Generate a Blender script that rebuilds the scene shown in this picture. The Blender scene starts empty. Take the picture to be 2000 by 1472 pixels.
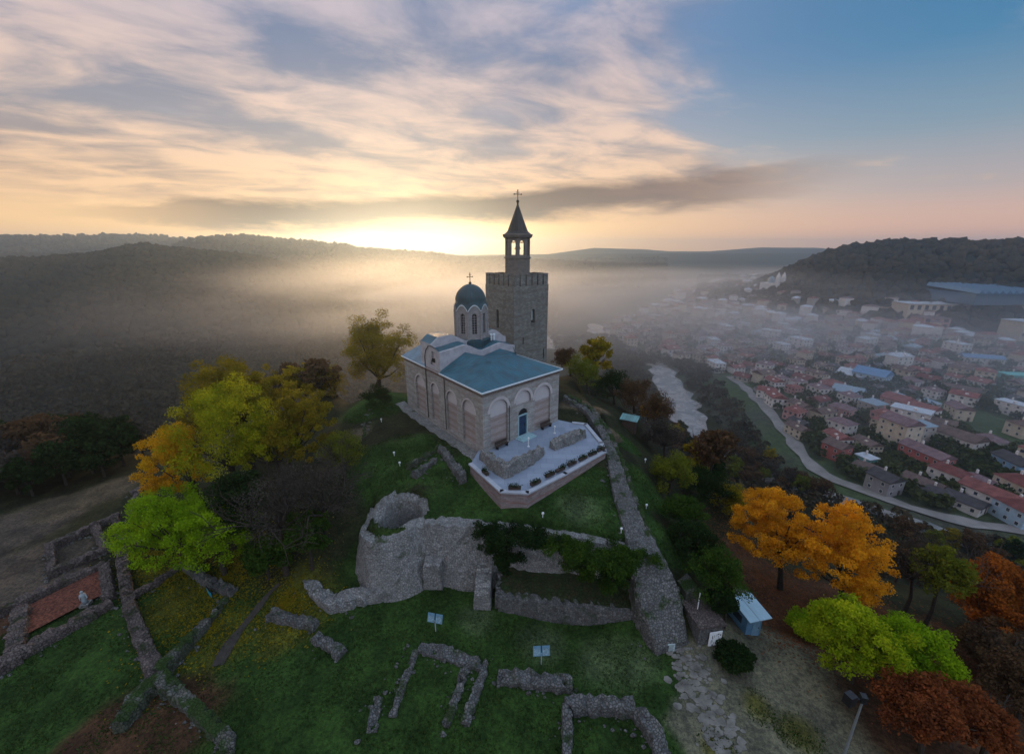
import bpy, math, random
import numpy as np
from mathutils import Vector, Matrix
from mathutils.geometry import tessellate_polygon
R = math.radians
S = bpy.context.scene
COL = S.collection
rng = np.random.default_rng(7)
random.seed(7)

# ------------------------------------------------------------------ camera, sky, sun, exposure
F = 800.0; PITCH = math.atan(246 / F); CZ = 23.2
cam_d = bpy.data.cameras.new('camera'); cam = bpy.data.objects.new('camera', cam_d); COL.objects.link(cam)
cam.location = (0, 0, CZ); cam.rotation_euler = (R(90) - PITCH, 0, 0)
cam_d.sensor_width = 36.0; cam_d.lens = 36.0 * F / 2000.0; cam_d.clip_start = 0.5; cam_d.clip_end = 60000
S.camera = cam
S.view_settings.view_transform = 'Standard'; S.view_settings.look = 'None'
S.view_settings.exposure = 0.15; S.view_settings.gamma = 1.0
S.cycles.max_bounces = 6; S.cycles.diffuse_bounces = 3; S.cycles.glossy_bounces = 2
S.cycles.transmission_bounces = 3; S.cycles.volume_bounces = 1; S.cycles.transparent_max_bounces = 6
S.cycles.sample_clamp_indirect = 4.0
SUN_AZ = math.atan2((785 - 1000) / F, math.cos(PITCH) + math.sin(PITCH) * (736 - 465) / F)   # to the left of +Y
SUN_EL = R(4.0)
sun_dir = Vector((math.sin(SUN_AZ) * math.cos(SUN_EL), math.cos(SUN_AZ) * math.cos(SUN_EL), math.sin(SUN_EL)))
sd = bpy.data.lights.new('sun', 'SUN'); so = bpy.data.objects.new('sun', sd); COL.objects.link(so)
sd.energy = 2.0; sd.angle = R(0.6); sd.color = (1.0, 0.62, 0.30)
so.rotation_euler = (-sun_dir).to_track_quat('-Z', 'Y').to_euler()


class NT:
    """small node-tree writer"""
    def __init__(s, tree): s.t = tree; s.n = tree.nodes; s.l = tree.links
    def node(s, typ, **kw):
        n = s.n.new(typ)
        for k, v in kw.items(): setattr(n, k, v)
        return n
    def put(s, sock, v):
        if isinstance(v, bpy.types.NodeSocket): s.l.new(v, sock)
        elif isinstance(v, (tuple, list)) and len(v) == 3 and sock.type == 'RGBA': sock.default_value = (*v, 1)
        else: sock.default_value = v
    def m(s, op, a, b=None, c=None, clamp=False):
        n = s.node('ShaderNodeMath', operation=op, use_clamp=clamp)
        s.put(n.inputs[0], a)
        if b is not None: s.put(n.inputs[1], b)
        if c is not None: s.put(n.inputs[2], c)
        return n.outputs[0]
    def mix(s, f, a, b, blend='MIX'):
        n = s.node('ShaderNodeMix', data_type='RGBA', blend_type=blend)
        s.put(n.inputs[0], f); s.put(n.inputs[6], a); s.put(n.inputs[7], b)
        return n.outputs[2]
    def sm(s, v, a, b, lo=0.0, hi=1.0):
        n = s.node('ShaderNodeMapRange', interpolation_type='SMOOTHSTEP')
        s.put(n.inputs[0], v); n.inputs[1].default_value = a; n.inputs[2].default_value = b
        n.inputs[3].default_value = lo; n.inputs[4].default_value = hi
        return n.outputs[0]
    def ramp(s, f, stops):
        n = s.node('ShaderNodeValToRGB'); e = n.color_ramp.elements
        while len(e) > 1: e.remove(e[-1])
        e[0].position = stops[0][0]; e[0].color = (*stops[0][1], 1)
        for p, c in stops[1:]:
            x = e.new(p); x.color = (*c, 1)
        s.put(n.inputs[0], f)
        return n.outputs[0]
    def noise(s, vec, scale, detail=4, rough=0.55, dist=0.0):
        n = s.node('ShaderNodeTexNoise')
        if vec is not None: s.l.new(vec, n.inputs['Vector'])
        n.inputs['Scale'].default_value = scale; n.inputs['Detail'].default_value = detail
        n.inputs['Roughness'].default_value = rough; n.inputs['Distortion'].default_value = dist
        return n.outputs[0]
    def comb(s, x, y, z):
        n = s.node('ShaderNodeCombineXYZ'); s.put(n.inputs[0], x); s.put(n.inputs[1], y); s.put(n.inputs[2], z)
        return n.outputs[0]


def build_world():
    w = bpy.data.worlds.new('World'); S.world = w; w.use_nodes = True
    w.node_tree.nodes.clear(); k = NT(w.node_tree)
    tc = k.node('ShaderNodeTexCoord'); sep = k.node('ShaderNodeSeparateXYZ'); k.l.new(tc.outputs['Generated'], sep.inputs[0])
    x, y, z = sep.outputs
    zc = k.m('MAXIMUM', z, 0.0)
    az = k.m('ARCTAN2', x, y)                                   # 0 ahead, + to the right
    dsun = k.m('ABSOLUTE', k.m('SUBTRACT', az, SUN_AZ))
    # clear sky: warm side round the sun, cool side away from it
    warm = k.ramp(zc, [(0.0, (1.15, .64, .24)), (.05, (1.08, .66, .29)), (.11, (.90, .57, .33)), (.20, (.42, .39, .42)), (.34, (.17, .25, .42)), (.6, (.18, .29, .50)), (1.0, (.24, .34, .52))])
    pink = k.ramp(zc, [(0.0, (.95, .50, .30)), (.04, (.84, .48, .33)), (.10, (.46, .38, .37)), (.19, (.20, .29, .37)), (.30, (.05, .19, .35)), (.42, (.03, .15, .31)), (.65, (.16, .28, .46)), (1.0, (.24, .34, .52))])
    clear = k.mix(k.sm(az, -.05, .85), warm, pink)
    # the sky behind the camera: unseen, pale blue, brightened on purpose to light the foreground
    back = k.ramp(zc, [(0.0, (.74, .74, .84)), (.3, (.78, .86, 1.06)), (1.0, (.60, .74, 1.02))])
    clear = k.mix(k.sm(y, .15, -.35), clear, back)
    clear = k.mix(k.sm(z, .42, .75), clear, (.62, .76, 1.02))  # overhead sky above the frame, also raised as fill for the foreground
    nish = k.node('ShaderNodeTexSky', sky_type='NISHITA'); nish.sun_disc = False
    nish.sun_elevation = SUN_EL; nish.sun_rotation = SUN_AZ % (2 * math.pi); nish.air_density = 1.0; nish.dust_density = 2.0
    nsc = k.mix(1.0, nish.outputs[0], (.05, .05, .05), 'MULTIPLY')
    clear = k.mix(0.25, clear, nsc, 'ADD')
    # glow of the sun just behind the ridge
    dx = k.m('DIVIDE', k.m('SUBTRACT', az, SUN_AZ), .24); dz = k.m('DIVIDE', k.m('SUBTRACT', z, .01), .060)
    g = k.m('POWER', 2.718, k.m('MULTIPLY', -1.0, k.m('ADD', k.m('MULTIPLY', dx, dx), k.m('MULTIPLY', dz, dz))))
    clear = k.mix(g, clear, (1.7, 1.2, .55))
    # clouds: noise on a flat sheet seen in perspective
    den = k.m('ADD', zc, .10)
    cx = k.m('DIVIDE', x, den); cy = k.m('DIVIDE', y, den)
    u = k.m('ADD', k.m('MULTIPLY', cx, .80), k.m('MULTIPLY', cy, .30)); v = k.m('SUBTRACT', k.m('MULTIPLY', cy, 1.25), k.m('MULTIPLY', cx, .50))
    cv = k.comb(u, v, 0.0)
    n1 = k.noise(cv, .60, 7, .56, .22); n2 = k.noise(cv, 1.9, 6, .58, .4); n3 = k.noise(k.comb(u, v, 5.0), .42, 4, .5, .2)
    f = k.m('ADD', k.m('MULTIPLY', n1, .76), k.m('MULTIPLY', n2, .24))
    bias = k.m('ADD', k.sm(az, .15, .78, .10, -.20), k.sm(z, .26, .46, 0, -.085))
    bias = k.m('ADD', bias, k.sm(az, -1.2, -.1, .03, .03))
    f = k.m('ADD', f, bias)
    cov = k.sm(f, .41, .59)
    cov = k.m('MULTIPLY', cov, k.sm(z, .045, .13))
    lit = k.ramp(zc, [(0.0, (1.0, .66, .33)), (.12, (.95, .62, .36)), (.22, (.90, .63, .46)), (.40, (.60, .50, .52)), (.8, (.62, .62, .68))])
    shade = k.ramp(zc, [(0.0, (.38, .24, .17)), (.12, (.36, .27, .23)), (.22, (.27, .27, .31)), (.40, (.13, .19, .32)), (.8, (.38, .43, .55))])
    lf = k.sm(k.m('ADD', k.m('MULTIPLY', n3, .5), k.m('MULTIPLY', n2, .5)), .39, .59)
    ccol = k.mix(lf, shade, lit)
    sky = k.mix(k.m('MULTIPLY', cov, .86), clear, ccol)
    # the dark bank lying above the sun
    n4 = k.noise(k.comb(k.m('MULTIPLY', az, 1.9), k.m('MULTIPLY', z, 9.0), 2.0), 1.9, 6, .6, .3)
    ctr = k.m('ADD', k.m('ADD', .098, k.m('MULTIPLY', az, .055)), k.m('MULTIPLY', k.m('SUBTRACT', n4, .5), .085))
    wd = k.sm(k.m('ABSOLUTE', k.m('ADD', az, -.05)), .2, .85, .036, .015)
    bd = k.m('DIVIDE', k.m('SUBTRACT', z, ctr), wd)
    band = k.sm(k.m('ABSOLUTE', bd), 1.35, .35)
    band = k.m('MULTIPLY', band, k.sm(k.m('ABSOLUTE', k.m('ADD', az, .08)), .40, .80, 1, 0))
    band = k.m('MULTIPLY', band, k.sm(n4, .0, .38))
    sky = k.mix(k.m('MULTIPLY', band, k.sm(az, .0, .5, 1.0, .85)), sky, k.mix(k.sm(az, -.1, .4), (.13, .090, .072), (.21, .145, .12)))
    sky = k.mix(k.sm(z, -.02, -.12), sky, (.10, .10, .10))
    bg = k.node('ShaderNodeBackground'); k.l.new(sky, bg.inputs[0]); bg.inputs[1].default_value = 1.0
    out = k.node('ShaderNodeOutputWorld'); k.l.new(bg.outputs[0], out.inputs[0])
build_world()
S.world.cycles.sampling_method = 'MANUAL'; S.world.cycles.sample_map_resolution = 512

# ------------------------------------------------------------------ where a pixel of the photo lies in the place
cp_, sp_ = math.cos(PITCH), math.sin(PITCH)
def ray(u, v):
    a = (u - 1000) / F; c = (736 - v) / F
    return a, cp_ + sp_ * c, -sp_ + cp_ * c
def atz(u, v, z):
    a, b, c = ray(u, v); t = (z - CZ) / c
    return a * t, b * t
def aty(u, v, Y):
    a, b, c = ray(u, v); t = Y / b
    return a * t, Y, CZ + c * t

# ------------------------------------------------------------------ materials
MATS = {}
def mat(name, fn):
    if name in MATS: return MATS[name]
    m = bpy.data.materials.new(name); m.use_nodes = True; m.node_tree.nodes.clear()
    k = NT(m.node_tree); out = k.node('ShaderNodeOutputMaterial'); fn(k, out); MATS[name] = m
    return m
def finish(k, out, col, rough=.8, bump=None, bstr=.5, bdist=.05, metal=0.0, spec=.3):
    p = k.node('ShaderNodeBsdfPrincipled'); k.put(p.inputs['Base Color'], col); k.put(p.inputs['Roughness'], rough)
    p.inputs['Metallic'].default_value = metal; p.inputs['Specular IOR Level'].default_value = spec
    if bump is not None:
        b = k.node('ShaderNodeBump'); b.inputs['Strength'].default_value = bstr; b.inputs['Distance'].default_value = bdist
        k.l.new(bump, b.inputs['Height']); k.l.new(b.outputs[0], p.inputs['Normal'])
    k.l.new(p.outputs[0], out.inputs[0]); return p
def uvobj(k):
    t = k.node('ShaderNodeTexCoord'); return t.outputs['UV'], t.outputs['Object']

def m_plain(name, c, rough=.7, var=.15, scale=3, metal=0.0, spec=.3):
    def f(k, out):
        uv, ob = uvobj(k); n = k.noise(ob, scale, 5, .6)
        col = k.mix(k.sm(n, .3, .7), tuple(x * (1 - var) for x in c), tuple(min(1, x * (1 + var)) for x in c))
        finish(k, out, col, rough, n, .15, .02, metal, spec)
    return mat(name, f)

def m_masonry(name, c1, c2, mortar, bw=.6, bh=.22, band=0.0, c3=None, bump=.5, stain=.5, mort=.014):
    def f(k, out):
        uv, ob = uvobj(k)
        sep = k.node('ShaderNodeSeparateXYZ'); k.l.new(uv, sep.inputs[0])
        w = k.noise(uv, .9, 3, .5); ww = k.m('MULTIPLY', k.m('SUBTRACT', w, .5), .10)
        vec = k.comb(k.m('ADD', sep.outputs[0], ww), k.m('ADD', sep.outputs[1], ww), 0.0)
        b = k.node('ShaderNodeTexBrick'); k.l.new(vec, b.inputs['Vector']); b.offset_frequency = 2
        b.inputs['Scale'].default_value = 1.0; b.inputs['Brick Width'].default_value = bw; b.inputs['Row Height'].default_value = bh
        b.inputs['Mortar Size'].default_value = mort; b.inputs['Mortar Smooth'].default_value = .3; b.inputs['Bias'].default_value = 0
        k.put(b.inputs['Color1'], c1); k.put(b.inputs['Color2'], c2); k.put(b.inputs['Mortar'], mortar)
        col = b.outputs[0]
        if band and c3:
            wz = k.noise(k.comb(k.m('MULTIPLY', sep.outputs[0], .35), k.m('MULTIPLY', sep.outputs[1], 3.2), 0.0), 1.0, 4, .6)
            vv = k.m('ADD', k.m('DIVIDE', sep.outputs[1], band), k.m('MULTIPLY', k.m('SUBTRACT', wz, .5), .9))
            fr = k.m('FRACT', vv)
            bm = k.m('MULTIPLY', k.sm(fr, .60, .68), k.sm(wz, .40, .60))
            col = k.mix(k.m('MULTIPLY', bm, .85), col, c3)
        n = k.noise(ob, 1.1, 6, .65); n2 = k.noise(k.comb(k.m('MULTIPLY', sep.outputs[0], 1.2), k.m('MULTIPLY', sep.outputs[1], .25), 0.0), 1.3, 5, .6)
        col = k.mix(k.m('MULTIPLY', k.sm(n, .45, .75), stain), col, tuple(x * .5 for x in c1))
        col = k.mix(k.m('MULTIPLY', k.sm(n2, .5, .8), stain * .6), col, tuple(x * 1.25 for x in c1))
        h = k.m('ADD', k.m('MULTIPLY', b.outputs[1], -.7), k.m('MULTIPLY', k.noise(ob, 9, 4, .6), .8))
        finish(k, out, col, .9, h, bump, .05, 0, .2)
    return mat(name, f)

def m_rubble(name, c1, c2, dark, scale=2.4, moss=None, mossamt=.4):
    def f(k, out):
        uv, ob = uvobj(k)
        vo = k.node('ShaderNodeTexVoronoi'); vo.feature = 'F1'; k.l.new(ob, vo.inputs['Vector']); vo.inputs['Scale'].default_value = scale
        ve = k.node('ShaderNodeTexVoronoi'); ve.feature = 'DISTANCE_TO_EDGE'; k.l.new(ob, ve.inputs['Vector']); ve.inputs['Scale'].default_value = scale
        sepc = k.node('ShaderNodeSeparateColor'); k.l.new(vo.outputs['Color'], sepc.inputs[0])
        col = k.mix(sepc.outputs[0], c1, c2)
        n = k.noise(ob, 1.0, 6, .65); col = k.mix(k.sm(n, .4, .75), col, tuple(x * .55 for x in c1))
        col = k.mix(k.sm(ve.outputs[0], .10, .0, 0, .75), col, dark)
        if moss:
            geo = k.node('ShaderNodeNewGeometry'); sg = k.node('ShaderNodeSeparateXYZ'); k.l.new(geo.outputs['Normal'], sg.inputs[0])
            mm = k.m('MULTIPLY', k.sm(k.noise(ob, .6, 5, .6), .62 - mossamt * .3, .75 - mossamt * .3), k.sm(sg.outputs[2], -.2, .8, .4, 1))
            col = k.mix(mm, col, moss)
        h = k.m('ADD', k.sm(ve.outputs[0], .0, .14), k.m('MULTIPLY', n, .6))
        finish(k, out, col, .95, h, .8, .12, 0, .15)
    return mat(name, f)

def m_roof(name, c, seam=.55, rough=.42, var=.35):
    def f(k, out):
        uv, ob = uvobj(k); sep = k.node('ShaderNodeSeparateXYZ'); k.l.new(uv, sep.inputs[0])
        fr = k.m('PINGPONG', sep.outputs[0], seam / 2)
        line = k.sm(fr, .06, .0)
        n = k.noise(ob, .7, 6, .6); n2 = k.noise(k.comb(k.m('MULTIPLY', sep.outputs[0], 2.0), k.m('MULTIPLY', sep.outputs[1], .3), 0.0), 1.5, 4, .6)
        col = k.mix(k.sm(n, .3, .7), tuple(x * (1 - var) for x in c), tuple(min(1, x * (1 + var)) for x in c))
        col = k.mix(k.m('MULTIPLY', k.sm(n2, .45, .8), .35), col, tuple(min(1, x * 1.3 + .04) for x in c))
        col = k.mix(k.m('MULTIPLY', line, .75), col, tuple(x * .45 for x in c))
        finish(k, out, col, k.sm(n, .3, .7, rough - .08, rough + .14), line, .4, .05, .15, .5)
    return mat(name, f)

def m_tiles(name, c):
    def f(k, out):
        uv, ob = uvobj(k); sep = k.node('ShaderNodeSeparateXYZ'); k.l.new(uv, sep.inputs[0])
        fr = k.m('PINGPONG', sep.outputs[1], .35)
        n = k.noise(ob, .5, 6, .7); n2 = k.noise(ob, 3.5, 3, .6)
        col = k.mix(k.sm(n, .3, .7), tuple(x * .55 for x in c), tuple(min(1, x * 1.25) for x in c))
        col = k.mix(k.sm(n2, .45, .7, 0, .5), col, tuple(x * .6 + .02 for x in c))
        col = k.mix(k.sm(fr, .09, .0, 0, .4), col, tuple(x * .4 for x in c))
        finish(k, out, col, .85, fr, .5, .06, 0, .2)
    return mat(name, f)

def m_leaf(name, c1, c2, transl=.35):
    def f(k, out):
        at = k.node('ShaderNodeAttribute'); at.attribute_name = 'tone'
        uv, ob = uvobj(k); n = k.noise(ob, .9, 3, .5)
        fac = k.m('ADD', k.m('MULTIPLY', at.outputs['Fac'], .65), k.m('MULTIPLY', k.sm(n, .3, .7), .35))
        col = k.mix(fac, c1, c2)
        n5 = k.noise(ob, .55, 4, .6); col = k.mix(k.sm(n5, .52, .70, 0, .55), col, (c1[0] * .55, c1[1] * .75, c1[2] * .8)); col = k.mix(k.sm(k.noise(ob, 2.6, 2, .5), .58, .72, 0, .5), col, (min(1, c2[0] * 1.15), c2[1] * .72, c2[2] * .8))
        d = k.node('ShaderNodeBsdfDiffuse'); k.l.new(col, d.inputs[0])
        t = k.node('ShaderNodeBsdfTranslucent'); k.l.new(col, t.inputs[0])
        mx = k.node('ShaderNodeMixShader'); mx.inputs[0].default_value = transl
        k.l.new(d.outputs[0], mx.inputs[1]); k.l.new(t.outputs[0], mx.inputs[2]); k.l.new(mx.outputs[0], out.inputs[0])
    return mat(name, f)

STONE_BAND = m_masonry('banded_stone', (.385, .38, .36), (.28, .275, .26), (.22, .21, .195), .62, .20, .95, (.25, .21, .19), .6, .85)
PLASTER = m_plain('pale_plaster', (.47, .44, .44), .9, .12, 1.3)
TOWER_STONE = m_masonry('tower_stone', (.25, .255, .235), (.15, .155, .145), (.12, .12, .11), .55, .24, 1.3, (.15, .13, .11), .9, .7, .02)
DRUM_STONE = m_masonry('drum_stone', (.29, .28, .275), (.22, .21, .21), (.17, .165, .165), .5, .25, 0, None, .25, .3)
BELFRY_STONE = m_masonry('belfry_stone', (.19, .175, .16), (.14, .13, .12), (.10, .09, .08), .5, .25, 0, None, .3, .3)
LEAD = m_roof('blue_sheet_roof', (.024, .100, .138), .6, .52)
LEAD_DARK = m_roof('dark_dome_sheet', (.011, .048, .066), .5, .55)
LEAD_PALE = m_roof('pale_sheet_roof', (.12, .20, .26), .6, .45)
SPIRE_M = m_roof('spire_sheet', (.022, .024, .024), .5, .6)
TRIM = m_plain('white_trim', (.62, .70, .74), .5, .06)
RUBBLE = m_rubble('rubble_stone', (.19, .19, .185), (.10, .105, .105), (.045, .045, .04), 4.6, (.035, .055, .02), .30)
RUBBLE_PALE = m_rubble('pale_rubble_stone', (.34, .34, .33), (.21, .215, .21), (.08, .08, .075), 4.8, (.05, .07, .03), .12)
RUBBLE_MOSS = m_rubble('mossy_rubble_stone', (.17, .17, .155), (.10, .10, .09), (.03, .035, .025), 4.4, (.03, .055, .015), .75)
RUBBLE_BROWN = m_rubble('brown_rubble_stone', (.17, .14, .13), (.10, .085, .08), (.03, .028, .026), 4.6, (.03, .04, .02), .25)
PAVING = m_masonry('terrace_paving', (.27, .32, .40), (.22, .265, .34), (.13, .16, .20), 1.6, 1.1, 0, None, .1, .25, .012)
COPING = m_plain('pale_coping_stone', (.34, .37, .42), .75, .10, 2)
WALL_BRICKY = m_masonry('terrace_wall_stone', (.30, .25, .25), (.20, .165, .165), (.16, .14, .14), .5, .2, .8, (.22, .12, .10), .7, .4)
IRON = m_plain('dark_iron', (.03, .03, .033), .5, .2, 5, .6, .5)
WOOD_DARK = m_plain('dark_wood', (.05, .035, .028), .7, .3, 5)
DARK = m_plain('dark_opening', (.012, .013, .016), .6, .2)
GLASS = m_plain('window_glass', (.03, .045, .06), .18, .3, 2, 0, .6)
BLUEDOOR = m_plain('blue_door_paint', (.018, .040, .085), .5, .2)
FRAME_BLUE = m_plain('pale_blue_frame', (.30, .46, .50), .5, .08)
BRONZE = m_plain('bronze', (.06, .045, .02), .4, .2, 4, .8)
BARK = m_plain('bark', (.035, .028, .022), .95, .35, 4)
WHITE = m_plain('white_paint', (.70, .74, .76), .5, .05)
SHRUBM = m_leaf('trough_plants', (.008, .02, .008), (.02, .045, .012), .1)

# ------------------------------------------------------------------ mesh helpers
class MB:
    def __init__(s): s.v = []; s.f = []; s.mi = []
    def add(s, vs, fs, mi=0):
        b = len(s.v); s.v += [tuple(p) for p in vs]
        for f in fs: s.f.append(tuple(b + i for i in f)); s.mi.append(mi)
        return s
    def box(s, c, d, rz=0.0, mi=0, taper=1.0):
        x, y, z = d[0] / 2, d[1] / 2, d[2] / 2; ca, sa = math.cos(rz), math.sin(rz); vs = []
        for k, q in ((-1, 1.0), (1, taper)):
            for a, b in ((-1, -1), (1, -1), (1, 1), (-1, 1)):
                px, py = a * x * q, b * y * q
                vs.append((c[0] + px * ca - py * sa, c[1] + px * sa + py * ca, c[2] + k * z))
        return s.add(vs, [(3, 2, 1, 0), (4, 5, 6, 7), (0, 1, 5, 4), (1, 2, 6, 5), (2, 3, 7, 6), (3, 0, 4, 7)], mi)
    def tube(s, pts, rad, n=8, mi=0, cap=True):
        pts = [Vector(p) for p in pts]; rings = []
        if not hasattr(rad, '__len__'): rad = [rad] * len(pts)
        vs = []
        for i, p in enumerate(pts):
            d = (pts[min(i + 1, len(pts) - 1)] - pts[max(i - 1, 0)]).normalized()
            a = Vector((1, 0, 0)) if abs(d.z) > .9 else Vector((0, 0, 1))
            e1 = d.cross(a).normalized(); e2 = d.cross(e1)
            for j in range(n):
                t = 2 * math.pi * j / n; vs.append(p + (e1 * math.cos(t) + e2 * math.sin(t)) * rad[i])
        fs = [(i * n + j, i * n + (j + 1) % n, (i + 1) * n + (j + 1) % n, (i + 1) * n + j) for i in range(len(pts) - 1) for j in range(n)]
        if cap: fs += [tuple(range(n - 1, -1, -1)), tuple((len(pts) - 1) * n + j for j in range(n))]
        return s.add(vs, fs, mi)
    def lathe(s, c, prof, n=24, rot=0.0, mi=0, a0=0, a1=2 * math.pi):
        vs = []; full = abs(a1 - a0 - 2 * math.pi) < 1e-6; m_ = n if full else n + 1
        for r, z in prof:
            for j in range(m_):
                t = rot + a0 + (a1 - a0) * j / n; vs.append((c[0] + r * math.cos(t), c[1] + r * math.sin(t), c[2] + z))
        fs = []
        for i in range(len(prof) - 1):
            for j in range(n):
                q = (j + 1) % m_
                fs.append((i * m_ + j, i * m_ + q, (i + 1) * m_ + q, (i + 1) * m_ + j))
        return s.add(vs, fs, mi)
    def build(s, name, mats, parent=None, origin=(0, 0, 0), smooth=False):
        if not isinstance(mats, (list, tuple)): mats = [mats]
        me = bpy.data.meshes.new(name)
        V = np.array(s.v, dtype=float) - np.array(origin)
        me.from_pydata([tuple(p) for p in V], [], s.f)
        for m_ in mats: me.materials.append(m_)
        me.polygons.foreach_set('material_index', s.mi)
        if smooth: me.polygons.foreach_set('use_smooth', [True] * len(me.polygons))
        boxuv(me)
        o = bpy.data.objects.new(name, me); COL.objects.link(o)
        if parent: o.parent = parent
        else: o.location = origin
        return o
def boxuv(me):
    uvl = me.uv_layers.new(name='UVMap'); me.update()
    nl = len(me.loops); co = np.empty(len(me.vertices) * 3); me.vertices.foreach_get('co', co); co = co.reshape(-1, 3)
    li = np.empty(nl, dtype=int); me.loops.foreach_get('vertex_index', li)
    nf = len(me.polygons); nor = np.empty(nf * 3); me.polygons.foreach_get('normal', nor); nor = nor.reshape(-1, 3)
    tot = np.empty(nf, dtype=int); me.polygons.foreach_get('loop_total', tot); pf = np.repeat(np.arange(nf), tot)
    n = nor[pf]; p = co[li]
    h = np.hypot(n[:, 0], n[:, 1]) + 1e-9; tx, ty = -n[:, 1] / h, n[:, 0] / h
    flat = h < .06
    u = np.where(flat, p[:, 0], p[:, 0] * tx + p[:, 1] * ty)
    steep = np.abs(n[:, 2]) < .6
    v = np.where(flat, p[:, 1], np.where(steep, p[:, 2], -(p[:, 0] * n[:, 0] + p[:, 1] * n[:, 1]) / h))
    uvl.data.foreach_set('uv', np.stack([u, v], 1).ravel())
def empty(name, loc, rz=0.0):
    o = bpy.data.objects.new(name, None); COL.objects.link(o); o.location = loc; o.rotation_euler = (0, 0, rz); o.empty_display_size = .5
    return o
def tag(o, label, cat, group=None):
    o['label'] = label; o['category'] = cat
    if group: o['group'] = group
    return o
def struct(o, kind='structure'): o['kind'] = kind; return o
def copy_tree(o, parent=None):
    c = o.copy(); COL.objects.link(c)
    if parent: c.parent = parent
    for ch in list(o.children): copy_tree(ch, c)
    return c

def facade(mb, W, outline, holes, depth, back=None, mi=0):
    """a wall sheet in plane coordinates (a, z) with holes; jambs run inwards; back: mb that gets the back panels. W(a, z, d) -> world"""
    polys = [[Vector((a, z, 0)) for a, z in outline]] + [[Vector((a, z, 0)) for a, z in h] for h in holes]
    flat = [p for q in polys for p in q]
    tris = tessellate_polygon(polys)
    mb.add([W(p.x, p.y, 0) for p in flat], [tuple(t) for t in tris], mi)
    for h in holes:
        n = len(h)
        vs = [W(a, z, 0) for a, z in h] + [W(a, z, depth) for a, z in h]
        mb.add(vs, [(i, (i + 1) % n, n + (i + 1) % n, n + i) for i in range(n)], mi)
        if back is not None: back.add([W(a, z, depth) for a, z in h], [tuple(range(n))], 0)
def arch(a, w, z0, zs, n=12):
    """arched hole outline: centre a, width w, foot z0, spring zs"""
    r = w / 2; p = [(a - r, z0), (a + r, z0)]
    p += [(a + r * math.cos(math.pi * i / n), zs + r * math.sin(math.pi * i / n)) for i in range(n + 1)]
    return p

# ------------------------------------------------------------------ terrain
C0 = np.array([0.0, 40.0])
def warp(P):
    d = P - C0; r = np.hypot(d[:, 0], d[:, 1]) + 1e-6
    return d / r[:, None] * np.log1p(r / 15.0)[:, None]
def rbf_fit(pts):
    A = np.array(pts, dtype=float); Q = warp(A[:, :2]); n = len(Q)
    D = np.hypot(Q[:, None, 0] - Q[None, :, 0], Q[:, None, 1] - Q[None, :, 1])
    K = D ** 2 * np.log(D + 1e-9) + np.eye(n) * 2e-3
    Pm = np.c_[np.ones(n), Q]; M = np.zeros((n + 3, n + 3)); M[:n, :n] = K; M[:n, n:] = Pm; M[n:, :n] = Pm.T
    sol = np.linalg.solve(M, np.r_[A[:, 2], 0, 0, 0])
    return Q, sol
def rbf_eval(fit, P):
    Q, sol = fit; X = warp(P); out = np.empty(len(X)); n = len(Q)
    for i in range(0, len(X), 20000):
        x = X[i:i + 20000]; D = np.hypot(x[:, None, 0] - Q[None, :, 0], x[:, None, 1] - Q[None, :, 1])
        out[i:i + 20000] = (D ** 2 * np.log(D + 1e-9)) @ sol[:n] + sol[n] + x @ sol[n + 1:]
    return out
both = []; low = []; upp = []
def P3(u, v, z): x, y = atz(u, v, z); return (x, y, z)
for u, v, z in [(1120, 800, .5), (1180, 860, -.9), (1210, 930, -2), (1240, 1010, -3.2), (1265, 1080, -4.4), (1290, 1160, -6), (1320, 1240, -8), (1240, 900, -1.8), (1290, 1030, -3.6), (1330, 1110, -5.2), (1370, 1180, -7.6), (1180, 800, -.6), (1110, 765, .5),
                (1300, 900, -7), (1350, 1000, -9.5), (1400, 1080, -11), (1420, 1180, -10.5), (1500, 1150, -12.5), (1440, 950, -17), (1600, 1200, -12), (1700, 1200, -12.5), (1850, 1250, -12.5), (1950, 1350, -12), (1480, 1245, -9.6),
                (1600, 1300, -9.6), (1450, 1300, -9.2), (1400, 1400, -9), (1600, 1450, -9.5), (1800, 1472, -10), (1950, 1472, -11), (1250, 820, -6), (1170, 740, -4), (1350, 1300, -8.7),
                (712, 880, -1.8), (700, 830, -1.6), (720, 770, -1.8), (700, 950, -2.6), (640, 900, -3.5), (650, 1000, -4.3), (600, 1080, -6), (560, 950, -5), (500, 1130, -7.6), (480, 900, -6.6), (400, 980, -8.6), (640, 820, -3.5), (660, 770, -3.5),
                (560, 830, -5.5), (300, 930, -9.4), (680, 1080, -6.2), (650, 1130, -7.5),
                (200, 960, -10.3), (150, 1050, -10), (0, 1000, -11), (0, 1200, -9.8), (100, 1300, -9.2), (0, 1472, -10), (300, 1200, -9), (400, 1200, -8.8), (350, 1080, -9)]:
    both.append(P3(u, v, z))
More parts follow.
